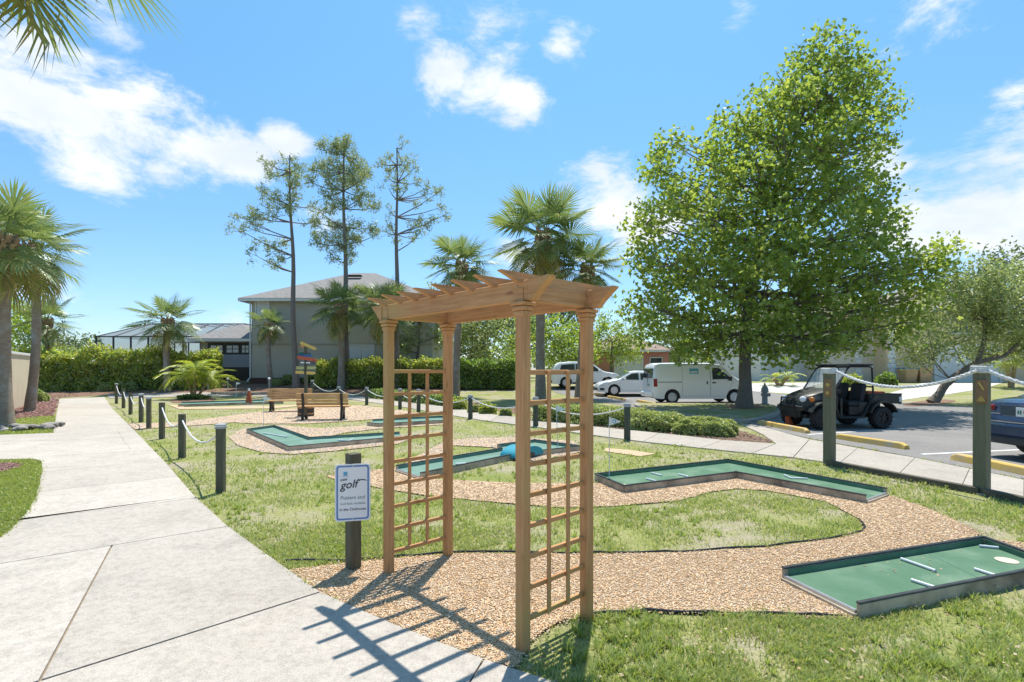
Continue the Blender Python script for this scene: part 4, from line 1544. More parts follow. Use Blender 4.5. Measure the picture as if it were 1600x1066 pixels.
pmat('lamp_amber', (0.60, 0.20, 0.03), (0.52, 0.16, 0.03), 8, 0.25)
pmat('lamp_clear', (0.70, 0.72, 0.74), (0.55, 0.57, 0.60), 12, 0.12, spec=0.7)
pmat('plate_white', (0.66, 0.70, 0.68), (0.62, 0.66, 0.66), 8, 0.5)
pmat('plate_ink', (0.05, 0.16, 0.12), (0.05, 0.14, 0.11), 8, 0.5)
pmat('plate_orange', (0.65, 0.22, 0.04), (0.6, 0.2, 0.05), 8, 0.5)
glassmat('car_glass', (0.05, 0.058, 0.062), 0.02)


def wheel(t, x, y, r, w, rim='rim_silver', spokes=5, lugs=0, rr=0.66):
    side = 1 if y > 0 else -1
    M = Matrix.Translation((x, y, r)) @ Matrix.Rotation(R(-90) * side, 4, 'X')      # local Z points outward
    wh = MB()
    wh.lathe([(r * rr, -w / 2), (r * .9, -w / 2), (r * .985, -w * .38), (r, -w * .2), (r, w * .2), (r * .985, w * .38), (r * .9, w / 2), (r * rr, w / 2), (r * rr, w * .3), (r * .2, w * .22)], 28, M)
    if lugs:
        for k in range(lugs):
            a = 2 * math.pi * k / lugs
            for s in (-1, 1):
                wh.box(M @ Vector((r * 1.0 * math.cos(a + s * .07), r * 1.0 * math.sin(a + s * .07), s * w * .24)), (r * .09, r * .10, w * .40), M=M.to_3x3().to_4x4() @ Matrix.Rotation(a, 4, 'Z'))
    tyre = wh.build('tyre', 'tyre', t, 35)
    m = MB()
    m.lathe([(r * rr * .98, w * .28), (r * rr, w * .44), (r * rr * .93, w * .45), (r * rr * .88, w * .33)], 28, M)
    for k in range(spokes):
        a = 2 * math.pi * k / spokes + .3
        m.box(M @ Vector((r * rr * .48 * math.cos(a), r * rr * .48 * math.sin(a), w * .36)), (r * rr * .92, r * rr * .15, w * .12), M=M.to_3x3().to_4x4() @ Matrix.Rotation(a, 4, 'Z'))
    m.lathe([(r * rr * .24, w * .30), (r * rr * .24, w * .43), (r * rr * .1, w * .46)], 14, M)
    m.build('rim', rim, tyre, 35)
    return tyre


class Car:
    """a body shell over side and plan outlines; patches for glass and doors are laid on its surface"""

    def __init__(s, L_, Wd, top, belt, roof_in, arches, sill, r_arch, wheel_r, round_=0.35, rnd_amt=0.16, low_in=0.05):
        s.L, s.W, s.top, s.belt, s.rin, s.arch, s.sill, s.ra, s.wr = L_, Wd, top, belt, roof_in, arches, sill, r_arch, wheel_r
        s.round, s.ramt, s.low = round_, rnd_amt, low_in
        s.ztop_max = max(p[1] for p in top)

    def zt(s, x):
        return float(np.interp(x, [p[0] for p in s.top], [p[1] for p in s.top]))

    def zb(s, x):
        z = s.sill
        for a in s.arch:
            d = abs(x - a)
            if d < s.ra:
                z = max(z, s.wr + math.sqrt(s.ra ** 2 - d * d) * 1.0)
        e = s.L / 2 - abs(x)
        if e < 0.25:
            z += (0.25 - e) * 0.4
        return min(z, s.zt(x) - 0.04)

    def w(s, x, z):
        e = s.L / 2 - abs(x)
        pl = 1.0
        if e < s.round:
            pl -= s.ramt * ((s.round - e) / s.round) ** 2
        if z > s.belt:
            k = 1 - s.rin * min(1.2, (z - s.belt) / (s.ztop_max - s.belt))
        else:
            t = (s.belt - z) / (s.belt - s.sill)
            k = 1 - s.low * t * t * t - 0.012 * math.sin(t * math.pi)
        return s.W / 2 * pl * k

    def shell(s, t, mat, name='body'):
        xs = set(np.linspace(-s.L / 2, s.L / 2, 49).round(4))
        for a in s.arch:
            for k in range(13):
                xs.add(round(a - s.ra * math.cos(math.pi * k / 12), 4))
            xs.add(round(a - s.ra - .004, 4))
            xs.add(round(a + s.ra + .004, 4))
        for p in s.top:
            xs.add(round(p[0], 4))
        xs = sorted(x for x in xs if -s.L / 2 <= x <= s.L / 2)
        rings = []
        for x in xs:
            b, tt = s.zb(x), s.zt(x)
            ring = []
            lv = [b + (tt - b) * k / 8 for k in range(9)]
            for z in lv[:-1]:
                ring.append((x, s.w(x, z), z))
            wt = s.w(x, tt)
            ring += [(x, wt - .03, tt - .02), (x, wt * .86, tt), (x, wt * .45, tt + .018), (x, 0, tt + .024)]
            full = ring + [(p[0], -p[1], p[2]) for p in reversed(ring[:-1])]
            rings.append(full)
        n = len(rings[0])
        vs = [p for r_ in rings for p in r_]
        fs = []
        for i in range(len(rings) - 1):
            for k in range(n):
                a, b = i * n + k, i * n + (k + 1) % n
                fs.append((a, b, b + n, a + n))
        fs += [tuple(range(n)), tuple(range((len(rings) - 1) * n, len(rings) * n))]
        return MB().add(vs, fs).build(name, mat, t, 38)

    def side(s, t, name, mat, poly, off=0.006, sides=(1, -1), cuts=()):
        """outline in side view laid on the flank"""
        res = []
        for sd in sides:
            bm = bmesh.new()
            f = bm.faces.new([bm.verts.new((p[0], 0, p[1])) for p in poly])
            bmesh.ops.triangulate(bm, faces=[f])
            for z in (s.belt, s.belt - .15, s.belt - .35, *cuts):
                bmesh.ops.bisect_plane(bm, geom=list(bm.verts) + list(bm.edges) + list(bm.faces), plane_co=(0, 0, z), plane_no=(0, 0, 1))
            for v in bm.verts:
                v.co.y = sd * (s.w(v.co.x, v.co.z) + off)
            bmesh.ops.recalc_face_normals(bm, faces=list(bm.faces))
            me = bpy.data.meshes.new(name)
            bm.to_mesh(me)
            bm.free()
            res.append(link_mesh(name, me, t, mat))
        return res

    def topp(s, t, name, mat, x0, x1, f0, f1, off=0.008, n=8):
        """band across the top surface between stations x0 and x1 (windscreens, bonnet gaps)"""
        vs, fs = [], []
        for i in range(n + 1):
            x = x0 + (x1 - x0) * i / n
            f = f0 + (f1 - f0) * i / n
            tt = s.zt(x)
            wt = s.w(x, tt)
            for u in (-1, -.5, 0, .5, 1):
                vs.append((x, u * wt * f, tt + off + .024 * (1 - abs(u) ** 2) * .95 - (0.004 if abs(u) == 1 else 0)))
        for i in range(n):
            for k in range(4):
                a = i * 5 + k
                fs.append((a, a + 1, a + 6, a + 5))
        return MB().add(vs, fs).build(name, mat, t, 60)

    def wheels(s, t, w, rim, spokes=5):
        for a in s.arch:
            for sd in (-1, 1):
                wheel(t, a, sd * (s.W / 2 - w / 2 - .015), s.wr, w, rim, spokes)
        MB().box((0, 0, s.sill + .17), (s.L * .93, s.W * .72, .3)).build('underbody', 'seam_dark', t)


# white panel van, tail towards the walk
van = Car(4.66, 1.73, [(-2.33, 0.62), (-2.31, 1.0), (-2.24, 1.66), (-2.18, 1.80), (-2.0, 1.85), (-1.2, 1.87), (0.4, 1.86), (0.85, 1.80), (1.55, 1.22), (1.66, 1.15), (2.1, 1.02), (2.25, .90), (2.33, .60)], 1.08, 0.14, (-1.42, 1.48), 0.23, 0.37, 0.315, 0.30, 0.13)
vb = G(1048, 631.5)
tv = thing('panel_van', 'white panel van parked tail-on left of the big tree', 'van', (vb.x + 1.42, vb.y + .80, 0.01), R(3))
van.shell(tv, 'paint_white')
van.wheels(tv, .19, 'rim_silver', 6)
for sd in (1, -1):
    for pl_, nm in (([(-.95, .36), (-.95, 1.78), (.33, 1.78), (.33, .36)], 'sliding_door'), ([(.36, .36), (.36, 1.74), (.80, 1.70), (1.36, 1.24), (1.36, 1.0), (1.10, .36)], 'front_door')):
        van.side(tv, 'seam', 'seam_dark', [(x + (.008 if x > np.mean([p[0] for p in pl_]) else -.008), z + (.008 if z > 1 else -.008)) for x, z in pl_], .0015, (sd,))
        dr = van.side(tv, nm, 'paint_white', pl_, .004, (sd,))[0]
        if nm == 'front_door':
            van.side(dr, 'window', 'car_glass', [(.44, 1.12), (.44, 1.66), (.78, 1.64), (1.24, 1.24), (1.24, 1.14)], .007, (sd,))
            van.side(dr, 'handle', 'trim_plastic', [(.42, .94), (.42, 1.0), (.60, 1.0), (.60, .94)], .016, (sd,))
        else:
            van.side(dr, 'handle', 'trim_plastic', [(.16, .90), (.16, 1.04), (.22, 1.04), (.22, .90)], .016, (sd,))
            if sd == -1:
                van.side(dr, 'notice', 'sign_teal', [(-.62, 1.38), (-.62, 1.62), (-.20, 1.62), (-.20, 1.38)], .008, (sd,))
                van.side(dr, 'notice', 'plate_white', [(-.58, 1.42), (-.58, 1.50), (-.26, 1.50), (-.26, 1.42)], .010, (sd,))
    van.side(tv, 'slide_rail', 'seam_dark', [(-2.1, .985), (-2.1, 1.015), (-.98, 1.015), (-.98, .985)], .006, (sd,))
    van.side(tv, 'tail_lamp', 'lamp_red', [(-2.27, .78), (-2.29, 1.14), (-2.14, 1.16), (-2.12, .80)], .012, (sd,))
    van.side(tv, 'headlamp', 'lamp_clear', [(1.95, .82), (1.85, 1.0), (2.12, .94), (2.24, .8)], .010, (sd,))
    m = MB().box((1.22, sd * .97, 1.16), (.10, .17, .2), ch=.02)
    m.build('mirror', 'trim_plastic', tv)
van.topp(tv, 'windscreen', 'car_glass', .92, 1.50, .90, .94)
MB().box((-2.290, 0, 1.40), (.03, 1.30, .46), ch=.01, M=Matrix.Rotation(R(6), 4, 'Y')).build('rear_window', 'car_glass', tv)
MB().box((-2.336, -.25, .86), (.02, .34, .17), ch=.004).build('number_plate', 'plate_white', tv)
MB().box((-2.35, 0, .42), (.10, 1.56, .22), ch=.03).build('bumper', 'paint_white', tv)
MB().box((-2.318, 0.0, .95), (.02, .012, 1.2)).build('door_gap', 'seam_dark', tv)
MB().box((-2.345, -.25, .86), (.006, .24, .06)).build('plate_digits', 'plate_ink', tv)

# white saloon, nose towards the walk
sed = Car(4.55, 1.80, [(-2.275, .60), (-2.22, .86), (-2.1, 1.0), (-1.75, 1.06), (-1.15, 1.30), (-.6, 1.41), (0, 1.43), (.35, 1.38), (1.15, .96), (1.35, .90), (1.95, .78), (2.2, .66), (2.275, .48)], .88, .24, (-1.35, 1.36), .20, .36, .325, .55, .22)
ts = thing('saloon_car', 'white saloon car parked nose-on beyond the white van', 'car', (7.2, 30.7, gz(30.7) + .01), R(180))
sed.shell(ts, 'paint_pearl')
sed.wheels(ts, .2, 'rim_silver', 6)
sed.topp(ts, 'windscreen', 'car_glass', .40, 1.12, .88, .92)
sed.topp(ts, 'rear_window', 'car_glass', -1.65, -1.0, .90, .85)
for sd in (1, -1):
    for pl_, wn_ in (([(-.10, .34), (-.10, 1.30), (.34, 1.30), (1.02, .92), (1.02, .60), (.92, .34)], [(-.04, .92), (-.04, 1.31), (.36, 1.27), (.92, .94)]), ([(-1.05, .6), (-1.16, .90), (-.9, 1.24), (-.14, 1.30), (-.14, .34), (-.92, .34)], [(-.98, .93), (-.80, 1.22), (-.14, 1.31), (-.14, .92)])):
        sed.side(ts, 'seam', 'seam_dark', [(x * 1.008, z + (.006 if z > .8 else -.006)) for x, z in pl_], .001, (sd,))
        dr = sed.side(ts, 'door', 'paint_pearl', pl_, .003, (sd,))[0]
        sed.side(dr, 'window', 'car_glass', wn_, .007, (sd,))
    sed.side(ts, 'headlamp', 'lamp_clear', [(1.60, .66), (1.55, .74), (2.05, .66), (2.14, .58), (1.95, .57)], .012, (sd,))
    sed.side(ts, 'fog_lamp', 'trim_plastic', [(1.96, .30), (1.92, .46), (2.16, .46), (2.18, .34)], .012, (sd,))
    sed.side(ts, 'tail_lamp', 'lamp_red', [(-2.2, .70), (-2.16, .88), (-1.80, .90), (-1.85, .76)], .012, (sd,))
    MB().box((.78, sd * .98, .98), (.12, .16, .12), ch=.03).build('mirror', 'paint_pearl', ts)
MB().box((2.27, 0, .38), (.05, 1.1, .16), ch=.02).build('grille', 'trim_plastic', ts)

# white estate car beyond, tail towards the walk
suv = Car(4.5, 1.82, [(-2.25, .62), (-2.2, 1.05), (-2.0, 1.45), (-1.7, 1.62), (-1.0, 1.68), (0, 1.67), (.4, 1.6), (1.1, 1.08), (1.3, 1.02), (1.95, .92), (2.18, .78), (2.25, .5)], 1.0, .22, (-1.32, 1.36), .24, .39, .345, .5, .2)
tu = thing('hatchback_car', 'white hatchback parked tail-on behind the arbor', 'car', (2.5 + 2.25, 34.4, gz(34.4) + .01), R(2))
suv.shell(tu, 'paint_white')
suv.wheels(tu, .22, 'rim_silver', 5)
suv.topp(tu, 'windscreen', 'car_glass', .45, 1.06, .88, .92)
suv.topp(tu, 'rear_window', 'car_glass', -2.16, -1.98, .82, .80)
for sd in (1, -1):
    suv.side(tu, 'window', 'car_glass', [(-1.75, 1.08), (-1.60, 1.48), (-.75, 1.54), (-.75, 1.05)], .007, (sd,))
    suv.side(tu, 'window', 'car_glass', [(-.69, 1.05), (-.69, 1.54), (.36, 1.5), (.95, 1.06)], .007, (sd,))
    suv.side(tu, 'tail_lamp', 'lamp_red', [(-2.2, .98), (-2.13, 1.16), (-1.78, 1.12), (-1.9, 1.0)], .012, (sd,))
    suv.side(tu, 'sill_trim', 'trim_plastic', [(-.9, .25), (-.9, .36), (.95, .36), (.95, .25)], .008, (sd,))
    MB().box((.8, sd * .99, 1.12), (.12, .16, .13), ch=.03).build('mirror', 'paint_white', tu)
MB().box((-2.25, 0, .40), (.10, 1.5, .2), ch=.03).build('bumper', 'trim_plastic', tu)
MB().box((-2.215, 0, 1.06), (.06, 1.6, .05), ch=.01).build('tail_light_bar', 'lamp_red', tu)

# dark blue saloon at the right edge, tail towards the walk
blu = Car(4.85, 1.85, [(-2.425, .62), (-2.40, .80), (-2.33, .98), (-2.2, 1.04), (-1.75, 1.09), (-1.0, 1.38), (-.4, 1.46), (.2, 1.47), (.55, 1.42), (1.25, 1.02), (1.45, .97), (2.0, .86), (2.3, .72), (2.425, .5)], .93, .22, (-1.42, 1.42), .24, .39, .335, .45, .16)
tb = thing('blue_saloon_car', 'dark blue saloon car cut off by the right edge of the photo', 'car', (8.72 + 2.42, 8.95, .012), R(2))
blu.shell(tb, 'paint_blue')
blu.wheels(tb, .22, 'rim_silver', 7)
blu.topp(tb, 'rear_window', 'car_glass', -1.70, -1.04, .90, .84)
blu.topp(tb, 'windscreen', 'car_glass', .6, 1.2, .88, .92)
for sd in (1, -1):
    blu.side(tb, 'window', 'car_glass', [(-1.1, .98), (-.85, 1.28), (-.2, 1.34), (-.2, .96)], .007, (sd,))
    blu.side(tb, 'window', 'car_glass', [(-.14, .96), (-.14, 1.34), (.5, 1.3), (1.05, .98)], .007, (sd,))
    blu.side(tb, 'tail_lamp', 'lamp_red', [(-2.36, .80), (-2.33, .94), (-1.98, .97), (-2.05, .82)], .012, (sd,))
    m = MB().box((-2.385, sd * .70, .90), (.05, .22, .10), ch=.02)
    m.build('tail_lamp', 'lamp_red', tb)
    MB().box((-2.42, sd * .62, .33), (.04, .22, .07), ch=.02).build('exhaust', 'steel', tb)
    MB().box((.85, sd * 1.0, 1.03), (.14, .18, .13), ch=.03).build('mirror', 'paint_blue', tb)
MB().box((-2.41, 0, .52), (.12, 1.62, .26), ch=.05).build('bumper', 'paint_blue', tb)
MB().box((-2.43, 0, .34), (.09, 1.4, .14), ch=.03).build('diffuser', 'trim_plastic', tb)
MB().box((-2.425, 0, .865), (.02, .9, .19), ch=.006).build('boot_panel', 'paint_blue', tb)
pl_ = MB().box((-2.440, 0, .85), (.015, .31, .155), ch=.003).build('number_plate', 'plate_white', tb)
for y in (-.11, -.07, .07, .11):
    MB().box((-2.4485, y, .845), (.003, .026, .065)).build('plate_digit', 'plate_ink', pl_)
MB().lathe([(.028, 0), (.028, .003)], 12, Matrix.Translation((-2.447, 0, .85)) @ Matrix.Rotation(R(-90), 4, 'Y')).build('plate_emblem', 'plate_orange', pl_)
m = MB().lathe([(.075, 0), (.072, .01), (.06, .012)], 20, Matrix.Translation((-2.385, 0, .985)) @ Matrix.Rotation(R(-80), 4, 'Y') @ Matrix.Diagonal((.45, 1, 1, 1)))
m.build('badge', 'lamp_red', tb, 40)
MB().box((-2.44, .55, .80), (.008, .22, .018)).build('chrome_script', 'steel', tb)
MB().box((-2.43, 0, .66), (.015, 1.6, .02)).build('chrome_strip', 'steel', tb)

# black utility buggy
pmat('buggy_body', (0.018, 0.021, 0.019), (0.032, 0.035, 0.031), 5, 0.42, c3=(0.05, 0.055, 0.046), scale3=6)
pmat('buggy_black', (0.012, 0.012, 0.013), (0.02, 0.02, 0.021), 8, 0.5)
pmat('seat_vinyl', (0.016, 0.016, 0.018), (0.024, 0.024, 0.026), 8, 0.55)
pmat('toolbox_red', (0.55, 0.07, 0.02), (0.48, 0.06, 0.02), 8, 0.5)
glassmat('windshield_clear', (0.42, 0.46, 0.48), 0.12, 0.38)
bg_ = thing('utility_buggy', 'black open utility buggy with roof and cargo bed parked in the shade', 'buggy', (8.92, 14.45, 0.012), R(188))
WB, TR = 0.95, 0.62
for sx in (-1, 1):
    for sd in (-1, 1):
        wheel(bg_, sx * WB, sd * TR, 0.315, 0.26, 'rim_dark', 6, 18, 0.52)
# bonnet: lofted from nose to windscreen
st_ = [(1.46, .50, .62, .40), (1.44, .52, .82, .44), (1.30, .58, .96, .55), (1.0, .62, 1.06, .62), (.72, .72, 1.13, .66), (.50, .60, 1.17, .66), (.44, .50, 1.16, .66)]
vs, fs = [], []
for x, zb, zt, hw in st_:
    vs += [(x, -hw * .92, zb), (x, -hw, zb + (zt - zb) * .5), (x, -hw * .86, zt - .05), (x, -hw * .5, zt + .015), (x, -hw * .3, zt - .015), (x, 0, zt - .01), (x, hw * .3, zt - .015), (x, hw * .5, zt + .015), (x, hw * .86, zt - .05), (x, hw, zb + (zt - zb) * .5), (x, hw * .92, zb)]
nr_ = 11
for i in range(len(st_) - 1):
    for k in range(nr_):
        a, b = i * nr_ + k, i * nr_ + (k + 1) % nr_
        fs.append((a, b, b + nr_, a + nr_))
fs += [tuple(range(nr_)), tuple(range((len(st_) - 1) * nr_, len(st_) * nr_))]
bon = MB().add(vs, fs).build('bonnet', 'buggy_body', bg_, 40)
for k in range(5):
    MB().box((1.455, -.2 + .1 * k, .72), (.03, .03, .17), ch=.005).build('grille_bar', 'buggy_black', bon)
for sd in (-1, 1):
    M = Matrix.Translation((1.33, sd * .40, .84)) @ Matrix.Rotation(R(80), 4, 'Y')
    h_ = MB().lathe([(.085, 0), (.085, .08), (.06, .11), (.02, .12)], 16, M).build('headlamp', 'lamp_clear', bg_, 40)
    M = Matrix.Translation((1.20, sd * .565, .84)) @ Matrix.Rotation(R(70), 4, 'Y') @ Matrix.Rotation(R(-35) * sd, 4, 'X')
    MB().lathe([(.07, -.02), (.07, .05), (.04, .08)], 14, M).build('indicator', 'lamp_amber', bg_, 40)
    # wheel-arch wings
    for x0, zc, rad in ((WB, .36, .42), (-WB, .36, .43)):
        a0, a1 = (20, 165) if x0 > 0 else (15, 165)
        m = MB()
        vv, ff = [], []
        for k in range(13):
            a = R(a0 + (a1 - a0) * k / 12)
            for (rr_, yy_) in ((rad, .44), (rad, .78), (rad + .035, .78), (rad + .035, .44)):
                vv.append((x0 + rr_ * math.cos(a), sd * yy_, zc + rr_ * math.sin(a) * .93))
        for k in range(12):
            for j in range(4):
                a, b = k * 4 + j, k * 4 + (j + 1) % 4
                ff.append((a, b, b + 4, a + 4))
        ff += [(0, 1, 2, 3), (48, 49, 50, 51)]
        m.add(vv, ff).build('wing', 'buggy_body', bg_, 35)
MB().tube([(1.30, -.55, .60), (1.52, -.50, .62), (1.56, -.3, .64), (1.56, .3, .64), (1.52, .5, .62), (1.30, .55, .60)], .03, 8).build('bumper_bar', 'buggy_black', bg_, 40)
MB().tube([(1.5, -.28, .30), (1.60, -.28, .5), (1.56, -.28, .88), (1.56, .28, .88), (1.60, .28, .5), (1.5, .28, .30)], .024, 8).build('bull_bar', 'buggy_black', bg_, 40)
MB().box((1.40, 0, .42), (.12, .7, .22), ch=.03).build('skid_plate', 'buggy_black', bg_)
MB().box((0, 0, .37), (2.7, .95, .12), ch=.02).build('chassis', 'buggy_black', bg_)
MB().box((.05, 0, .345), (1.0, 1.34, .06), ch=.01).build('floor_pan', 'buggy_black', bg_)
m = MB()
m.box((.50, 0, .82), (.10, 1.26, .62), ch=.03)
m.box((.40, 0, 1.06), (.22, 1.24, .16), ch=.04)
m.build('dashboard', 'buggy_black', bg_)
MB().tube([(.36, .32, 1.0), (.20, .32, 1.08)], .02, 8).build('steering_column', 'buggy_black', bg_)
ring = [(.19 + .07 * math.sin(a) * .5, .32 + .17 * math.cos(a), 1.09 + .15 * math.sin(a)) for a in [2 * math.pi * k / 18 for k in range(19)]]
MB().tube(ring, .016, 6).build('steering_wheel', 'buggy_black', bg_, 40)
for y in (-.32, .32):
    MB().box((-.22, y, .72), (.50, .54, .16), ch=.04).build('seat', 'seat_vinyl', bg_)
    MB().box((-.48, y, 1.02), (.13, .52, .56), ch=.05, M=Matrix.Rotation(R(-12), 4, 'Y')).build('backrest', 'seat_vinyl', bg_)
MB().box((-.25, 0, .52), (.56, 1.2, .26), ch=.02).build('seat_base', 'buggy_black', bg_)
# roll cage
for sd in (-1, 1):
    y = sd * .64
    MB().tube([(.60, y, 1.02), (.40, y, 1.30), (.12, y * .97, 1.72), (.02, y * .95, 1.78), (-.55, y * .95, 1.80), (-.66, y, 1.74), (-.70, y, 1.0), (-.72, y, .62)], .026, 8).build('cage_hoop', 'buggy_black', bg_, 40)
    MB().tube([(-.70, y * 1.03, .96), (-.36, y * 1.06, .40), (-.20, y * 1.06, .33), (.40, y * 1.06, .33), (.52, y * 1.04, .45)], .032, 8).build('side_bar', 'buggy_black', bg_, 40)
    MB().box((.35, sd * .655, .62), (.06, .05, .5), ch=.01).build('door_pillar', 'buggy_body', bg_)
for x, z in ((.06, 1.77), (-.62, 1.78), (-.70, 1.2)):
    MB().tube([(x, -.62, z), (x, .62, z)], .022, 8).build('cage_crossbar', 'buggy_black', bg_, 40)
MB().box((-.28, 0, 1.835), (.86, 1.30, .05), ch=.02).build('roof', 'buggy_black', bg_)
m = MB()
m.add([(.58, -.60, 1.10), (.58, .60, 1.10), (.15, .58, 1.70), (.15, -.58, 1.70), (.565, -.60, 1.10), (.565, .60, 1.10), (.135, .58, 1.70), (.135, -.58, 1.70)], [(0, 1, 2, 3), (7, 6, 5, 4), (0, 4, 5, 1), (1, 5, 6, 2), (2, 6, 7, 3), (3, 7, 4, 0)])
m.build('windscreen', 'windshield_clear', bg_)
# cargo bed
bed = MB()
bed.box((-1.12, 0, .74), (1.02, 1.30, .04))
for sd in (-1, 1):
    bed.box((-1.12, sd * .645, .87), (1.02, .035, .28), ch=.008)
bed.box((-.625, 0, .87), (.035, 1.25, .28), ch=.008)
bo = bed.build('cargo_bed', 'buggy_body', bg_)
MB().box((-1.632, 0, .85), (.035, 1.29, .30), ch=.008).build('tailgate', 'buggy_body', bo)
for sd in (-1, 1):
    MB().box((-1.12, sd * .665, .995), (1.03, .03, .03), ch=.006).build('bed_rail', 'buggy_black', bo)
    MB().box((-1.58, sd * .667, .84), (.09, .02, .14)).build('tail_lamp', 'lamp_clear', bo)
    MB().box((-.62, sd * .60, .62), (.70, .05, .30), ch=.02).build('side_panel', 'buggy_body', bg_)
MB().box((-1.60, 0, .46), (.06, .8, .1), ch=.02).build('hitch_bar', 'buggy_black', bg_)
bg_.scale = (.91, .93, .93)
bx_ = MB().box((0, 0, .14), (.55, .72, .24), ch=.015).build('cargo_box', 'toolbox_red')
bx_.location = Matrix.Rotation(R(188), 4, 'Z') @ Vector((-.90, .05, 0)) + Vector((8.92, 14.45, .735))
bx_.rotation_euler = (0, 0, R(188))
tag(bx_, 'orange-red box lying in the cargo bed of the buggy', 'box')

# ------------------------------------------------------------------ buildings
pmat('stucco_grey', (0.43, 0.41, 0.345), (0.455, 0.435, 0.37), 0.8, 0.9, 0.3, 60)
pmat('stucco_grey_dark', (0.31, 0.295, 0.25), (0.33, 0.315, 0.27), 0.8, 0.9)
pmat('shingle_grey', (0.28, 0.265, 0.255), (0.20, 0.19, 0.185), 3.5, 0.95, 0.5, 20, stretch=(1, 1, 4))
pmat('trim_white', (0.70, 0.70, 0.69), (0.64, 0.64, 0.63), 2, 0.6)
pmat('screen_blue_grey', (0.25, 0.275, 0.33), (0.27, 0.295, 0.35), 1, 0.7)
pmat('frame_bronze', (0.03, 0.03, 0.035), (0.045, 0.045, 0.05), 5, 0.5)
pmat('stucco_tan', (0.70, 0.54, 0.36), (0.66, 0.50, 0.33), 1, 0.9, 0.2, 50)
pmat('stucco_peach', (0.72, 0.61, 0.51), (0.68, 0.57, 0.47), 1, 0.9, 0.2, 50)
pmat('stucco_pale', (0.78, 0.77, 0.75), (0.74, 0.73, 0.72), 1, 0.9, 0.2, 50)
pmat('stucco_pink', (0.52, 0.24, 0.20), (0.46, 0.20, 0.17), 1, 0.9, 0.2, 50)
pmat('roof_tile', (0.36, 0.26, 0.21), (0.28, 0.20, 0.17), 4, 0.9, 0.5, 12)
pmat('roof_brown', (0.24, 0.20, 0.18), (0.30, 0.25, 0.22), 4, 0.9, 0.5, 12)
pmat('brick_dark', (0.09, 0.05, 0.04), (0.13, 0.07, 0.055), 10, 0.9)
pmat('blind_white', (0.60, 0.62, 0.64), (0.55, 0.57, 0.59), 3, 0.5)
pmat('wall_cream', (0.60, 0.52, 0.38), (0.55, 0.47, 0.34), 1.2, 0.9, 0.3, 50)
glassmat('window_glass', (0.02, 0.03, 0.045), 0.05)
glassmat('screen_mesh', (0.10, 0.115, 0.13), 0.7, 0.30)
glassmat('screen_mesh_roof', (0.16, 0.17, 0.19), 0.7, 0.45)


def window(parent, c, w, h, face='-Y', frame='trim_white', pane='window_glass', split_v=0, split_h=0, sill=True, local=Vector((0, 0, 0))):
    """window on a wall facing -Y or -X; c is the centre on the wall plane"""
    rz = 0 if face == '-Y' else R(-90)
    M = Matrix.Translation(Vector(c) - local) @ Matrix.Rotation(rz, 4, 'Z')
    m = MB()
    m.M = M
    t = 0.07
    for dx, dz, sx, sz in ((-w / 2, 0, t, h + t), (w / 2, 0, t, h + t), (0, h / 2, w - t, t), (0, -h / 2, w - t, t)):
        m.box((dx, -.03, dz), (sx, .10, sz))
    for k in range(split_v):
        m.box((-w / 2 + w * (k + 1) / (split_v + 1), -.02, 0), (.05, .06, h - t))
    for k in range(split_h):
        m.box((0, -.018, -h / 2 + h * (k + 1) / (split_h + 1)), (w - t, .05, .05))
    f = m.build('window', frame, parent)
    nv = split_v + 1
    for k in range(nv):
        p = MB()
        p.M = M
        cx = -w / 2 + w * (k + .5) / nv
        p.box((cx, -.012, 0), (w / nv - .06, .012, h - .06))
        p.build('pane', pane, f)
    if sill:
        p = MB()
        p.M = M
        p.box((0, -.06, -h / 2 - .07), (w + .2, .16, .06))
        p.build('sill', frame, f)
    return f


def hip_roof(x0, x1, y0, y1, ze, zr, over, local, ridge=0.0):
    """hip roof; ridge = length left of the ridge"""
    x0, x1, y0, y1 = x0 - over, x1 + over, y0 - over, y1 + over
    lx, ly = x1 - x0, y1 - y0
    if lx >= ly:
        r0, r1 = (x0 + ly / 2 * (1 - ridge), (y0 + y1) / 2), (x1 - ly / 2 * (1 - ridge), (y0 + y1) / 2)
    else:
        r0, r1 = ((x0 + x1) / 2, y0 + lx / 2), ((x0 + x1) / 2, y1 - lx / 2)
    vs = [(x0, y0, ze), (x1, y0, ze), (x1, y1, ze), (x0, y1, ze), (r0[0], r0[1], zr), (r1[0], r1[1], zr), (x0, y0, ze - .02), (x1, y0, ze - .02), (x1, y1, ze - .02), (x0, y1, ze - .02)]
    if lx >= ly:
        fs = [(0, 1, 5, 4), (1, 2, 5), (2, 3, 4, 5), (3, 0, 4)]
    else:
        fs = [(0, 1, 4), (1, 2, 5, 4), (2, 3, 5), (3, 0, 4, 5)]
    fs += [(0, 6, 7, 1), (1, 7, 8, 2), (2, 8, 9, 3), (3, 9, 6, 0), (9, 8, 7, 6)]
    m = MB().add([Vector(v) - local for v in vs], fs)
    fa = MB()
    c = Vector(((x0 + x1) / 2, (y0 + y1) / 2, ze - .12)) - local
    for dx, dy, sx, sy in ((0, -ly / 2 + .03, lx - .04, .05), (0, ly / 2 - .03, lx - .04, .05), (-lx / 2 + .03, 0, .05, ly - .12), (lx / 2 - .03, 0, .05, ly - .12)):
        fa.box(c + Vector((dx, dy, 0)), (sx, sy, .19))
    return m, fa


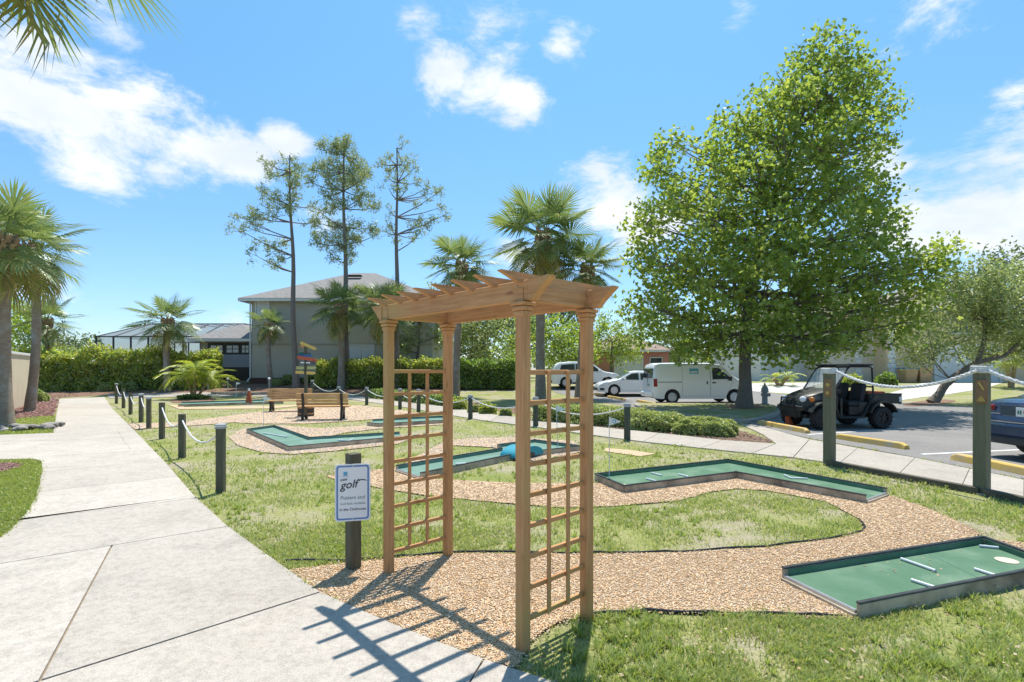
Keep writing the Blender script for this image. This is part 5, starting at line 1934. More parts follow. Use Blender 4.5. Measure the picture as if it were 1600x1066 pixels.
# two-storey grey house
HY = 37.0
zt_ = 0.62
hx0, hx1 = (393 - 800) * HY / FPX, (676 - 800) * HY / FPX
eave = CAMZ + (HOR - 468) * HY / FPX
loc = Vector(((hx0 + hx1) / 2, HY, zt_))
house = thing('grey_house', 'two-storey grey stucco house with hipped shingle roof behind the pines', 'house', loc)
MB().box(Vector((0, 5.5, (eave - zt_) / 2 - .1)), (hx1 - hx0, 11, eave - zt_ + .2)).build('wall', 'stucco_grey', house)
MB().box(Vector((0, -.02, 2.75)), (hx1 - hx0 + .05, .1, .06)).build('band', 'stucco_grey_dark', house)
MB().box(Vector((0, -.05, .12)), (hx1 - hx0 + .1, .14, .5)).build('plinth', 'brick_dark', house)
apex = CAMZ + (HOR - 425) * (HY + 5) / FPX
rm, fa = hip_roof(hx0, hx1, HY, HY + 11, eave + .02, apex, .65, loc, 0.0)
rf = rm.build('roof', 'shingle_grey', house)
fa.build('fascia', 'trim_white', rf)
vx = (552 - 800) * (HY + 4) / FPX
MB().box(Vector((vx, HY + 4.0, apex - .50)) - loc, (1.3, .35, .12)).build('roof_vent', 'frame_bronze', rf)


def hp(px, py):
    return at(px, py, HY)


window(house, hp(410.5, 481), .95, .95, local=loc, pane='blind_white')
window(house, hp(524, 499), .62, .78, local=loc, split_h=0)
window(house, hp(564, 551), 1.85, 1.05, local=loc, pane='blind_white', split_v=1)
window(house, hp(640, 495), .9, 1.1, local=loc)
dp = MB().tube([at(391, 472, HY - .1) - loc, at(391, 590, HY - .1) - loc, at(386, 596, HY - .5) - loc], .055, 8)
dp.build('downpipe', 'trim_white', house, 40)

# low screened porch joined to it
lx0 = (300 - 800) * HY / FPX
el = CAMZ + (HOR - 529) * HY / FPX
ll = Vector(((lx0 + hx0) / 2, HY + .6, zt_))
porch = thing('screened_porch', 'low porch with dark screened windows left of the grey house', 'building', ll)
wl_ = hx0 - lx0
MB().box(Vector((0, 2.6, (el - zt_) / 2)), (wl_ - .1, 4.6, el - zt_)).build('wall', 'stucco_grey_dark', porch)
z1, z2, z3, z4 = [CAMZ + (HOR - p) * (HY + .6) / FPX - zt_ for p in (536, 554, 574, 594)]
MB().box(Vector((.3, .25, (z2 + z3) / 2)), (wl_ - .7, .10, z2 - z3)).build('panel', 'screen_blue_grey', porch)
MB().box(Vector((.3, .27, (z3 + z4) / 2)), (wl_ - .7, .08, z3 - z4 + .05)).build('screen', 'frame_bronze', porch)
MB().box(Vector((.3, .26, (z1 + z2) / 2)), (wl_ - .7, .10, z1 - z2)).build('screen_frame', 'frame_bronze', porch)
for k, (pa, pb) in enumerate(((329, 347), (354, 372), (378, 388))):
    a, b = at(pa, 540, HY + .75) - ll, at(pb, 551, HY + .75) - ll
    pn = MB().box(Vector(((a.x + b.x) / 2, .19, (a.z + b.z) / 2)), (b.x - a.x, .04, a.z - b.z)).build('pane', 'blind_white' if k else 'stucco_pale', porch)
    MB().box(Vector(((a.x + b.x) / 2, .165, (a.z + b.z) / 2)), (.05, .02, a.z - b.z)).build('glazing_bar', 'frame_bronze', pn)
    MB().box(Vector(((a.x + b.x) / 2, .162, (a.z + b.z) / 2)), (b.x - a.x, .02, .05)).build('glazing_bar', 'frame_bronze', pn)
rm, fa = hip_roof(lx0, hx0 - .1, HY + .7, HY + 7, el + .02, el + 1.25, .5, ll)
rf = rm.build('roof', 'shingle_grey', porch)
fa.build('fascia', 'trim_white', rf)

# screened pool enclosure
CY = 43.0
c0, c1 = (150 - 800) * CY / FPX, (395 - 800) * CY / FPX
zc0, zc1, zc2 = .6, CAMZ + (HOR - 526) * CY / FPX, CAMZ + (HOR - 506) * (CY + 3) / FPX
lc = Vector(((c0 + c1) / 2, CY, .6))
cage = thing('pool_enclosure', 'dark framed screened pool enclosure behind the long hedge', 'building', lc)
W_ = c1 - c0
nb = 9
for k in range(nb + 1):
    x = -W_ / 2 + W_ * k / nb
    MB().box((x, 0, (zc1 - zc0) / 2), (.10, .10, zc1 - zc0)).build('upright', 'frame_bronze', cage)
    xi = max(-W_ / 2 + 2.2, min(W_ / 2 - 2.2, x * .9 + .4))
    MB().tube([(x, 0, zc1 - zc0), (xi, 3.2, zc2 - zc0), (xi, 7, zc2 - zc0)], .05, 5).build('rafter', 'frame_bronze', cage)
    MB().box((x, 10, (zc1 - zc0) / 2), (.10, .10, zc1 - zc0)).build('upright', 'frame_bronze', cage)
for z in (zc1 - zc0, 1.0, 2.05):
    MB().box((0, 0, z), (W_ + .1, .09, .09)).build('rail', 'frame_bronze', cage)
MB().box((0, 3.2, zc2 - zc0), (W_ - 4.4, .09, .09)).build('rail', 'frame_bronze', cage)
MB().box((0, 10, zc1 - zc0), (W_, .09, .09)).build('rail', 'frame_bronze', cage)
MB().box((0, .02, (zc1 - zc0) / 2), (W_ - .02, .01, zc1 - zc0 - .1)).build('screen', 'screen_mesh', cage)
m = MB()
zz0, zz1 = zc1 - zc0 + .01, zc2 - zc0 + .01
m.add([(-W_ / 2, 0, zz0), (W_ / 2, 0, zz0), (W_ / 2 - 2.2, 3.2, zz1), (-W_ / 2 + 2.2, 3.2, zz1), (W_ / 2 - 2.2, 7, zz1), (-W_ / 2 + 2.2, 7, zz1), (-W_ / 2, 10, zz0), (W_ / 2, 10, zz0)], [(0, 1, 2, 3), (3, 2, 4, 5), (5, 4, 7, 6), (0, 3, 5, 6), (1, 7, 4, 2)])
m.build('screen_roof', 'screen_mesh_roof', cage)

# cream garden wall at the left edge
wa, wb = Vector((-22.1, 23.9, 0)), Vector((-15.9, 15.0, 0))
d = wb - wa
wt = thing('garden_wall', 'cream garden wall with white coping behind the left palms', 'wall', (wa + wb) / 2, math.atan2(d.y, d.x))
MB().box((0, 0, 1.1), (d.length, .25, 2.2)).build('masonry', 'wall_cream', wt)
MB().box((0, 0, 2.24), (d.length + .1, .36, .10), ch=.01).build('coping', 'trim_white', wt)


def suburban(name, label, X0, X1, Y0, dep, z0, h, wallm, roofm, roofh, garage=None, quoins=(), wins=(), over=.5):
    loc = Vector(((X0 + X1) / 2, Y0, z0))
    t = thing(name, label, 'house', loc)
    MB().box((0, dep / 2, h / 2 - .15), (X1 - X0, dep, h + .3)).build('wall', wallm, t)
    rm, fa = hip_roof(X0, X1, Y0, Y0 + dep, z0 + h + .02, z0 + h + roofh, over, loc)
    r_ = rm.build('roof', roofm, t)
    fa.build('fascia', 'trim_white', r_)
    if garage:
        gx0, gx1, gh = garage
        g = MB().box(((gx0 + gx1) / 2 - loc.x, -.03, gh / 2), (gx1 - gx0, .05, gh)).build('garage_door', 'trim_white', t)
        for k in range(1, 4):
            MB().box(((gx0 + gx1) / 2 - loc.x, -.057, gh * k / 4), (gx1 - gx0 - .02, .008, .025)).build('door_groove', 'stucco_pale', g)
        fr = MB()
        for xx in (gx0 - .09, gx1 + .09):
            fr.box((xx - loc.x, -.05, gh / 2), (.17, .12, gh))
        fr.box(((gx0 + gx1) / 2 - loc.x, -.05, gh + .09), (gx1 - gx0 + .35, .12, .18))
        fr.build('garage_frame', 'trim_white', t)
    for qx in quoins:
        for k in range(int(h / .36)):
            MB().box((qx - loc.x, -.035, .18 + .36 * k), (.62 if k % 2 else .44, .07, .32), ch=.01).build('quoin', 'stucco_pale', t)
    for (wx, wz, ww, wh, pane) in wins:
        window(t, (wx, Y0, z0 + wz), ww, wh, local=loc, pane=pane, split_h=1)
    return t


def bx_at(px, Y):
    return (px - 800) * Y / FPX


suburban('tan_house', 'tan and white house with a wide garage behind the leaning oak', bx_at(1385, 40), bx_at(1700, 40), 40, 11, .6, 5.6, 'stucco_tan', 'roof_brown', 2.4, (bx_at(1462, 40), bx_at(1560, 40), 2.75), (bx_at(1393, 40),), ((bx_at(1590, 40), 4.2, 1.3, 1.2, 'window_glass'), (bx_at(1500, 40), 4.3, 1.6, 1.1, 'window_glass')))
suburban('peach_house', 'pale peach house with white corner stones behind the black buggy', bx_at(1290, 41), bx_at(1384, 41), 41.5, 10, .6, 5.4, 'stucco_peach', 'roof_brown', 2.2, None, (bx_at(1383, 41) - .4, bx_at(1348, 41)), ())
suburban('white_house', 'white house with garage behind the trunk of the big tree', bx_at(1188, 44), bx_at(1288, 44), 44, 10, .6, 5.2, 'stucco_pale', 'roof_brown', 2.2, (bx_at(1205, 44), bx_at(1275, 44), 2.5), (), ((bx_at(1240, 44), 4.2, 1.2, 1.2, 'window_glass'),))
suburban('pink_house', 'pink house with a white garage door seen above the white saloon', bx_at(915, 52), bx_at(1045, 52), 52, 10, .6, 2.9, 'stucco_pink', 'roof_tile', 1.9, (bx_at(962, 52), bx_at(1002, 52), 2.2), (), ((bx_at(1025, 52), 1.5, 1.2, 1.3, 'window_glass'),))
suburban('far_house', 'low house with an orange tiled roof far behind the hedge', bx_at(60, 75), bx_at(150, 75), 75, 10, .6, 2.4, 'stucco_pale', 'roof_tile', 1.6, None, (), ((bx_at(110, 75), 1.4, 1.4, 1.2, 'window_glass'),))
suburban('teal_house', 'pale narrow house with blue-green windows glimpsed through the arbor', bx_at(680, 50), bx_at(700, 50), 50, 8, .6, 5.0, 'stucco_pale', 'roof_brown', 1.0, None, (), ((bx_at(690, 50), 1.9, .8, 1.4, 'window_glass'), (bx_at(690, 50), 4.0, .8, 1.2, 'window_glass')), .2)

# wheeled bins by the garage
pmat('bin_tan', (0.44, 0.29, 0.16), (0.40, 0.26, 0.14), 5, 0.6)
pmat('bin_lid_blue', (0.12, 0.20, 0.36), (0.10, 0.18, 0.33), 5, 0.5)
for px, lid, lab in ((1418, 'bin_lid_blue', 'tan wheeled bin with a blue lid beside the garage'), (1440, 'bin_tan', 'tan wheeled bin with a tan lid beside the garage')):
    Yb = 38.6
    t = thing('wheeled_bin', lab, 'bin', (bx_at(px, Yb), Yb, .6), 0, 'wheeled bins')
    vs = [(x * s, y * s, z) for z, s in ((.05, .36), (1.0, .46)) for x, y in ((-1, -1), (1, -1), (1, 1), (-1, 1))]
    MB().add(vs, [(3, 2, 1, 0), (4, 5, 6, 7), (0, 1, 5, 4), (1, 2, 6, 5), (2, 3, 7, 6), (3, 0, 4, 7)]).build('body', 'bin_tan', t)
    MB().box((0, 0, 1.05), (.98, .98, .09), ch=.02).build('lid', lid, t)
    for sx in (-1, 1):
        MB().lathe([(.12, -.03), (.12, .03)], 12, Matrix.Translation((sx * .38, .38, .12)) @ Matrix.Rotation(R(90), 4, 'Y')).build('wheel', 'tyre', t)

# ------------------------------------------------------------------ vegetation
pmat('bark_palm', (0.33, 0.26, 0.195), (0.23, 0.175, 0.13), 7, 0.95, 0.8, 22, stretch=(1, 1, 5), c3=(0.36, 0.34, 0.31), scale3=3)
pmat('bark_tree', (0.15, 0.12, 0.095), (0.21, 0.175, 0.145), 9, 0.95, 0.9, 14, stretch=(3, 3, .6))
pmat('bark_pine', (0.24, 0.205, 0.18), (0.17, 0.145, 0.13), 9, 0.95, 0.8, 14, stretch=(2, 2, .8))
pmat('leaf_base', (0.40, 0.29, 0.18), (0.26, 0.18, 0.11), 8, 0.9, 0.5, 30)
pmat('petiole', (0.20, 0.24, 0.08), (0.28, 0.28, 0.12), 6, 0.6)
leafmat('palm_leaf', [(0.125, 0.185, 0.065), (0.16, 0.225, 0.085), (0.20, 0.25, 0.10), (0.105, 0.165, 0.06), (0.26, 0.28, 0.13), (0.15, 0.21, 0.075)], 0.36, .07)
leafmat('palm_leaf_old', [(0.297, 0.270, 0.095), (0.216, 0.230, 0.081), (0.405, 0.324, 0.135), (0.176, 0.216, 0.068)], 0.4, .04)
leafmat('feather_leaf', [(0.275, 0.325, 0.044), (0.350, 0.362, 0.062), (0.200, 0.288, 0.037), (0.413, 0.388, 0.088)], 0.45, .04)
leafmat('sycamore_leaf', [(0.17, 0.24, 0.05), (0.23, 0.31, 0.065), (0.29, 0.355, 0.08), (0.135, 0.20, 0.045), (0.38, 0.41, 0.11), (0.20, 0.275, 0.055), (0.25, 0.32, 0.07)], 0.50, .03)
leafmat('pine_needle', [(0.22, 0.28, 0.16), (0.28, 0.33, 0.18), (0.33, 0.36, 0.18), (0.19, 0.24, 0.15)], 0.3, .03)
leafmat('oak_leaf', [(0.25, 0.30, 0.13), (0.31, 0.35, 0.16), (0.20, 0.25, 0.10), (0.37, 0.40, 0.22)], 0.42, .04)
leafmat('tree_leaf', [(0.136, 0.200, 0.056), (0.184, 0.248, 0.072), (0.112, 0.168, 0.048), (0.240, 0.296, 0.096)], 0.42, .04)
leafmat('bright_leaf', [(0.217, 0.319, 0.051), (0.290, 0.377, 0.072), (0.362, 0.406, 0.087), (0.189, 0.275, 0.043)], 0.45, .04)
leafmat('far_leaf', [(0.128, 0.173, 0.083), (0.150, 0.195, 0.090), (0.180, 0.225, 0.112)], 0.3, .04)
leafmat('hedge_leaf', [(0.27, 0.34, 0.065), (0.37, 0.42, 0.09), (0.20, 0.28, 0.055), (0.46, 0.43, 0.12), (0.22, 0.31, 0.055), (0.40, 0.33, 0.13)], 0.55, .06)
leafmat('dark_hedge_leaf', [(0.126, 0.210, 0.042), (0.182, 0.266, 0.056), (0.098, 0.168, 0.035), (0.266, 0.336, 0.063)], 0.55, .06)
leafmat('shrub_leaf', [(0.30, 0.35, 0.12), (0.37, 0.41, 0.16), (0.23, 0.29, 0.085), (0.44, 0.45, 0.22), (0.27, 0.33, 0.10)], 0.38, .04)
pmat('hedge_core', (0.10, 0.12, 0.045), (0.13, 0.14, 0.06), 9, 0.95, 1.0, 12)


def fan_frond(seed, old=False):
    rg = random.Random(seed)
    V, Fc = [], []
    pet = [(0.80 * t, 0, -0.08 * t * t) for t in (0, .5, 1)]
    w = 0.02
    b = len(V)
    for (x, y, z), ww in zip(pet, (.028, .018, .014)):
        V += [(x, -ww, z), (x, ww, z), (x, 0, z - .02)]
    for i in range(2):
        for k in range(3):
            a, c = b + i * 3 + k, b + i * 3 + (k + 1) % 3
            Fc.append((a, c, c + 3, a + 3))
    n = 38
    droop = rg.uniform(.10, .28) + (.32 if old else 0)
    for i in range(n):
        u = -1 + 2 * i / (n - 1)
        s = abs(u)
        cx = 0.80 + 0.42 * (1 - s) ** 1.1
        cz = -0.08 - 0.22 * (1 - s) ** 2 * (1 + (1 if old else 0))
        ang = u * R(118) + rg.uniform(-.04, .04)
        ln = (0.62 + 0.34 * math.cos(u * 1.25)) * rg.uniform(.88, 1.08)
        dx, dy = math.cos(ang), math.sin(ang)
        ww = 0.028
        lift = 0.14 * s
        d1, d2 = ln * .55, ln
        zz1 = cz + lift * .7 - droop * .18
        zz2 = cz + lift * .6 - droop * rg.uniform(.8, 1.35) * ln
        px, py = -dy, dx
        b = len(V)
        V += [(cx - px * ww * .35, -py * ww * .35, cz), (cx + px * ww * .35, py * ww * .35, cz),
              (cx + dx * d1 + px * ww, dy * d1 + py * ww, zz1 + .008), (cx + dx * d1 - px * ww, dy * d1 - py * ww, zz1 - .008),
              (cx + dx * d2 * (.97 if not old else .85), dy * d2 * (.97 if not old else .85), zz2)]
        Fc += [(b, b + 1, b + 2, b + 3), (b + 3, b + 2, b + 4)]
    me = bpy.data.meshes.new('frond')
    me.from_pydata(V, [], Fc)
    me.update()
    me.materials.append(MATS['palm_leaf_old' if old else 'palm_leaf'])
    return me


FR = [fan_frond(i) for i in range(6)]
FR_OLD = [fan_frond(20 + i, True) for i in range(3)]


def palm(label, base, top, r_crown, nfr=26, r_tr=0.16, seed=0, boots=0.5, name='sabal_palm', group='fan palms of the course', lo=-58):
    rg = random.Random(seed)
    t = thing(name, label, 'palm', base, 0, group)
    tp = top - base
    s = r_crown / 1.72
    pts, rs = [], []
    bend = Vector((rg.uniform(-.15, .15), rg.uniform(-.1, .1), 0))
    for k in range(13):
        u = k / 12
        pts.append(tp * u + bend * math.sin(u * math.pi))
        rs.append(r_tr * (1.28 - .3 * min(1, u * 4) + .04 * math.sin(k * 2.3)) * (1 if u < .9 else .95))
    MB().tube(pts, rs, 12).build('trunk', 'bark_palm', t, 60)
    m = MB()
    hb = boots * s
    for k in range(34):
        u = k / 33
        a = k * 2.399
        z = tp.z - hb * (1.15 - u * 1.25)
        rr = r_tr * (1.0 + .55 * math.sin(min(1, u * 1.2) * math.pi * .75))
        o = Vector((tp.x + rr * math.cos(a), tp.y + rr * math.sin(a), z))
        m.box(o, (.05 * s + .02, .10 * s + .02, .30 * s), M=Matrix.Rotation(a, 4, 'Z') @ Matrix.Rotation(R(24), 4, 'Y'))
    m.build('leaf_bases', 'leaf_base', t)
    for k in range(nfr):
        u = (k + .5) / nfr
        old = u > .86
        me = rg.choice(FR_OLD if old else FR)
        o = bpy.data.objects.new('frond', me)
        COL.objects.link(o)
        o.parent = t
        el = 84 - (84 - lo) * u ** .85 + rg.uniform(-7, 7)
        az = k * 137.5 + rg.uniform(-14, 14)
        o.location = tp + Vector((0, 0, -.05 * s))
        o.rotation_euler = (R(rg.uniform(-22, 22)), -R(el), R(az))
        q = s * rg.uniform(.86, 1.10) * (.82 if u < .15 else 1)
        o.scale = (q, q, q)
    return t


def palm_px(label, bx, by, cx, cy, rpx, seed, **kw):
    b = G(bx, by)
    top = at(cx, cy, b.y)
    return palm(label, b - Vector((0, 0, .05)), top, rpx * b.y / FPX, seed=seed, **kw)


palm_px('thick palm trunk cut off by the left edge with stones at its foot', 8, 668, 6, 372, 90, 1, nfr=28, r_tr=.175, boots=.5)
palm_px('second palm from the left edge beside the reddish mulch', 46, 643, 50, 386, 72, 2, nfr=28, r_tr=.15)
palm_px('short palm standing alone in front of the long hedge', 262, 609, 262, 500, 48, 3, nfr=24, r_tr=.2)
palm_px('smallest palm against the left part of the grey house wall', 424, 603, 420, 506, 29, 4, nfr=20, r_tr=.16, boots=.3)
palm_px('palm left of the arbor in front of the grey house', 533, 608, 532, 477, 48, 5, nfr=26, r_tr=.22)
palm_px('palm whose yellowing crown shows behind the left end of the arbor', 604, 610, 603, 480, 52, 6, nfr=26, r_tr=.2)
palm_px('palm behind the arbor with its crown left of the tallest palm', 712, 619, 722, 412, 58, 7, nfr=28, r_tr=.2, boots=.55)
palm_px('tallest palm, standing behind the middle of the arbor', 845, 624, 849, 366, 84, 8, nfr=30, r_tr=.24, boots=.75, lo=-60)
palm_px('palm between the tallest palm and the big leafy tree', 905, 622, 918, 418, 60, 9, nfr=28, r_tr=.22, boots=.6)
palm('palm overhanging the top left corner, only its frond tips in view', Vector((-9.2, 8.1, 0)), Vector((-8.1, 7.7, 9.25)), 2.3, 26, .19, 10, lo=-60)
palm('dark distant palm between the two left palm trunks', G(74, 604), at(74, 500, G(74, 604).y), 1.9, 22, .17, 13)

# feathery date palm with three thin stems
def feather_frond(seed):
    rg = random.Random(seed)
    V, Fc = [], []
    n = 26

    def rach(t):
        return Vector((1.35 * t - .22 * t * t, 0, .55 * t - 1.0 * t * t))
    for i in range(n):
        t0 = i / n
        p, q = rach(t0), rach((i + 1) / n)
        b = len(V)
        V += [p + Vector((0, .008, 0)), p - Vector((0, .008, 0)), q - Vector((0, .006, 0)), q + Vector((0, .006, 0))]
        Fc.append((b, b + 1, b + 2, b + 3))
        if t0 < .12:
            continue
        ln = .38 * math.sin(min(1, t0 * 1.3 + .2) * math.pi * .8) + .08
        for s in (-1, 1):
            d = Vector((.55, s * .8, -.25 + rg.uniform(-.15, .15))).normalized()
            sd = Vector((.014, -s * .004, 0.0))
            b = len(V)
            V += [p - sd, p + sd, p + d * ln * .6 + sd * .9, p + d * ln * .6 - sd * .9, p + d * ln + Vector((0, 0, -.06))]
            Fc += [(b, b + 1, b + 2, b + 3), (b + 3, b + 2, b + 4)]
    me = bpy.data.meshes.new('frond')
    me.from_pydata([tuple(v) for v in V], [], Fc)
    me.update()
    me.materials.append(MATS['feather_leaf'])
    return me


FF = [feather_frond(i) for i in range(4)]


def feather_palm(label, base, tips, r_, seed, nfr=15, r_tr=.07):
    rg = random.Random(seed)
    t = thing('feather_palm', label, 'palm', base)
    for tp in tips:
        tp = Vector(tp)
        MB().tube([(0, 0, -.05), tp * .35 + Vector((0, 0, -.05)), tp * .7 + Vector((0, 0, .02)), tp], [r_tr * 1.3, r_tr, r_tr, r_tr * 1.2], 8).build('stem', 'leaf_base', t, 60)
        for k in range(nfr):
            o = bpy.data.objects.new('frond', rg.choice(FF))
            COL.objects.link(o)
            o.parent = t
            o.location = tp
            o.rotation_euler = (0, -R(rg.uniform(-25, 45)), R(k * 137.5 + rg.uniform(-20, 20)))
            q = r_ * rg.uniform(.8, 1.15)
            o.scale = (q, q, q)


fb = G(304, 624)
kpx = fb.y / FPX
feather_palm('yellow-green feathery palm with three thin stems on a small mound', fb, [(-.55, .1, 1.25), (.1, -.1, 1.55), (.75, .15, 1.05)], 1.05, 3)
fb2 = G(1218, 603)
feather_palm('small yellowish cycad on the lawn left of the white house', fb2, [(-.4, 0, .5), (.55, 0, .6)], .75, 5, 12, .12)
fb3 = G(1580, 606)
feather_palm('small palm clump in front of the tan wall at the right edge', fb3, [(-.3, 0, 1.6), (.5, .2, 1.9)], .95, 8, 14, .12)


# broad-leaved trees
def crown(blobs, k_twig, n_leaf, sig, rg, shell=0.35):
    """leaf positions: leaves gather round twigs, twigs spread through each lobe"""
    C, TW = [], []
    for c, r in blobs:
        nt = max(4, int(k_twig * r * r))
        u = rg.normal(size=(nt, 3))
        u /= np.linalg.norm(u, axis=1)[:, None]
        rad = r * (shell + (1 - shell) * rg.uniform(0, 1, nt)) ** .7
        tw = np.array(c)[None] + u * rad[:, None] * np.array([1, 1, .92])
        TW.append(tw)
        nl = np.maximum(4, rg.poisson(n_leaf, nt))
        cc = np.repeat(tw, nl, axis=0)
        C.append(cc + rg.normal(0, sig, cc.shape))
    return np.concatenate(C), np.concatenate(TW)


def tree(name, label, base, trunk, r0, blobs, mat, leaf, k_twig, n_leaf, sig, seed, bark='bark_tree', tmpl=T_DIAMOND, group=None, cat='tree', upb=.6, shell=.35, limbs=True, r_top=.35, twigs=0):
    rg = np.random.default_rng(seed)
    t = thing(name, label, cat, base, 0, group)
    B = Vector(base)
    trunk = [Vector(p) - B for p in trunk]
    n = len(trunk)
    tk = MB()
    pts = []
    for i in range(n - 1):
        for k in range(4):
            pts.append(trunk[i].lerp(trunk[i + 1], k / 4) + Vector((math.sin(i * 3 + k) * .02, math.cos(i * 2 + k * 1.7) * .02, 0)))
    pts.append(trunk[-1])
    rs = [r0 * (1 - (1 - r_top) * (i / (len(pts) - 1))) * (1.45 if i == 0 else 1.15 if i == 1 else 1) for i in range(len(pts))]
    tk.tube(pts, rs, 10).build('trunk', bark, t, 60)
    bl = [((Vector(c) - B), r) for c, r in blobs]
    C, TW = crown(bl, k_twig, n_leaf, sig, rg, shell)
    if limbs:
        m = MB()
        for c, r in bl:
            best = min(pts[len(pts) // 4:], key=lambda p: (p - c).length + max(0, p.z - c.z + .2) * 2.0)
            mid = best.lerp(c, .5) + Vector((0, 0, -.08 * (c - best).length))
            rr = max(.02, r0 * .28 * min(1, r / 1.5))
            m.tube([best, best.lerp(mid, .5), mid, mid.lerp(c, .5), c], [rr, rr * .85, rr * .7, rr * .5, rr * .3], 6)
            for _ in range(3):
                e = c + Vector(tuple(rg.normal(0, .5, 3))) * r
                m.tube([mid, mid.lerp(e, .5) + Vector((0, 0, .05)), e], [rr * .5, rr * .35, rr * .15], 4)
        if twigs:
            for k in rg.choice(len(TW), min(twigs, len(TW)), replace=False):
                w_ = Vector(tuple(TW[k]))
                c = min(bl, key=lambda b_: (b_[0] - w_).length)[0]
                m.tube([c, c.lerp(w_, .5) + Vector((0, 0, -.04)), w_], [.03, .02, .008], 4)
        m.build('limbs', bark, t, 60)
    o = leaves('crown', C, leaf, mat, t, tmpl, upb, None, rg)
    return t


TY = 20.4
rg_ = random.Random(3)
syc = [(1290, 70, 34), (1262, 95, 34), (1325, 95, 36), (1350, 130, 40), (1388, 165, 30), (1378, 110, 22), (1300, 150, 55), (1245, 150, 48), (1195, 165, 42), (1150, 195, 42), (1210, 215, 60), (1310, 220, 65), (1370, 225, 38), (1120, 250, 50), (1175, 280, 62), (1260, 290, 72), (1345, 290, 52),
       (1385, 300, 26), (1050, 225, 32), (1030, 265, 34), (1055, 310, 48), (1110, 340, 62), (1010, 350, 38), (1190, 370, 78), (1290, 375, 75), (1365, 365, 52), (1395, 345, 24), (1000, 400, 34), (1050, 415, 58), (1120, 440, 70), (1210, 455, 80), (1300, 455, 68), (1370, 440, 48), (1420, 410, 34), (1460, 395, 26), (1490, 390, 18),
       (1440, 425, 40), (1475, 405, 32), (1440, 465, 38), (1405, 505, 36), (1375, 532, 28), (1030, 485, 48), (990, 480, 26), (1090, 515, 52), (1160, 525, 52), (1240, 525, 56), (1310, 515, 50), (1365, 490, 34), (1050, 545, 26), (1010, 535, 24), (1110, 560, 24), (1200, 570, 20), (1280, 555, 26), (1335, 540, 24), (1412, 480, 22)]
bl = []
for (x, y, r) in syc:
    rw = r * TY / FPX
    half = 4.2 * max(.15, min(1, (y - 20) / 330)) if y < 400 else 4.2 * max(.5, 1 - (y - 400) / 400)
    kx = abs(x - (1290 if y < 200 else 1210)) / 240
    span = half * math.sqrt(max(0.0, 1 - min(1, kx) ** 2))
    for s in ((-.62, .0, .62) if r > 45 else (-.35, .4) if r > 28 else (rg_.uniform(-.4, .4),)):
        dy = span * s + rg_.uniform(-.4, .4)
        c = at(x, y, TY + dy)
        bl.append(((c.x, c.y, max(c.z, 2.15)), rw * .92 * (TY + dy) / TY))
tb_ = Vector((bx_at(1163, TY), TY, .11))
tree('sycamore_tree', 'tall bright green leafy tree on the kerbed grass island', tb_, [tb_, at(1164, 560, TY), at(1168, 480, TY), at(1190, 380, TY), at(1225, 260, TY), at(1270, 130, TY), at(1285, 80, TY)], .25, bl, 'sycamore_leaf', .165, 17, 15, .20, 42, tmpl=T_MAPLE, upb=.75, shell=.25, r_top=.12, twigs=150)

# leaning oak on the verge right of the buggy
ob = G(1457, 630)
OY = ob.y
ok_ = [(1435, 520, 34), (1470, 480, 40), (1450, 555, 22), (1490, 540, 30), (1520, 500, 45), (1515, 455, 36), (1560, 470, 44), (1560, 525, 38), (1600, 490, 45), (1600, 545, 28), (1585, 440, 34), (1640, 500, 45), (1425, 560, 14), (1530, 555, 22), (1480, 440, 24), (1545, 425, 26)]
tree('live_oak', 'grey-green oak with a trunk leaning to the right across the road', ob, [ob, at(1478, 600, OY), at(1510, 576, OY), at(1528, 566, OY), at(1536, 540, OY), at(1540, 500, OY)], .19,
     [(at(x, y, OY + rg_.uniform(-1.3, 1.8)), r * OY / FPX) for x, y, r in ok_], 'oak_leaf', .15, 38, 28, .25, 7, r_top=.4, twigs=60)
MB().tube([Vector(p) - ob for p in (at(1522, 568, OY), at(1570, 556, OY), at(1598, 530, OY))], [.12, .09, .05], 7).build('limb', 'bark_tree', bpy.data.objects['live_oak'], 60)
for px, py, Yd, blb, lab, mt in ((1565, 600, 47, [(1560, 400, 22), (1540, 420, 22), (1585, 410, 18), (1555, 440, 32), (1590, 445, 30), (1520, 450, 26), (1600, 400, 14)], 'tall dark pine-like tree behind the tan house roof', 'far_leaf'),
                                 (1500, 600, 56, [(1470, 470, 30), (1510, 450, 30), (1440, 490, 30)], 'dull green tree behind the leaning oak', 'far_leaf')):
    b = Vector((bx_at(px, Yd), Yd, .6))
    tree('background_tree', lab, b, [b, at(px, 520, Yd), at(px, blb[0][1] + 10, Yd)], .25, [(at(x, y, Yd), r * Yd / FPX) for x, y, r in blb], mt, .34, 7, 14, .35, px, group='trees beyond the street')

# pines
NEEDLE = (np.array([(-.5, 0, 0), (0, -.085, 0), (.5, 0, 0), (0, .085, 0)]), [(0, 1, 2), (0, 2, 3)])


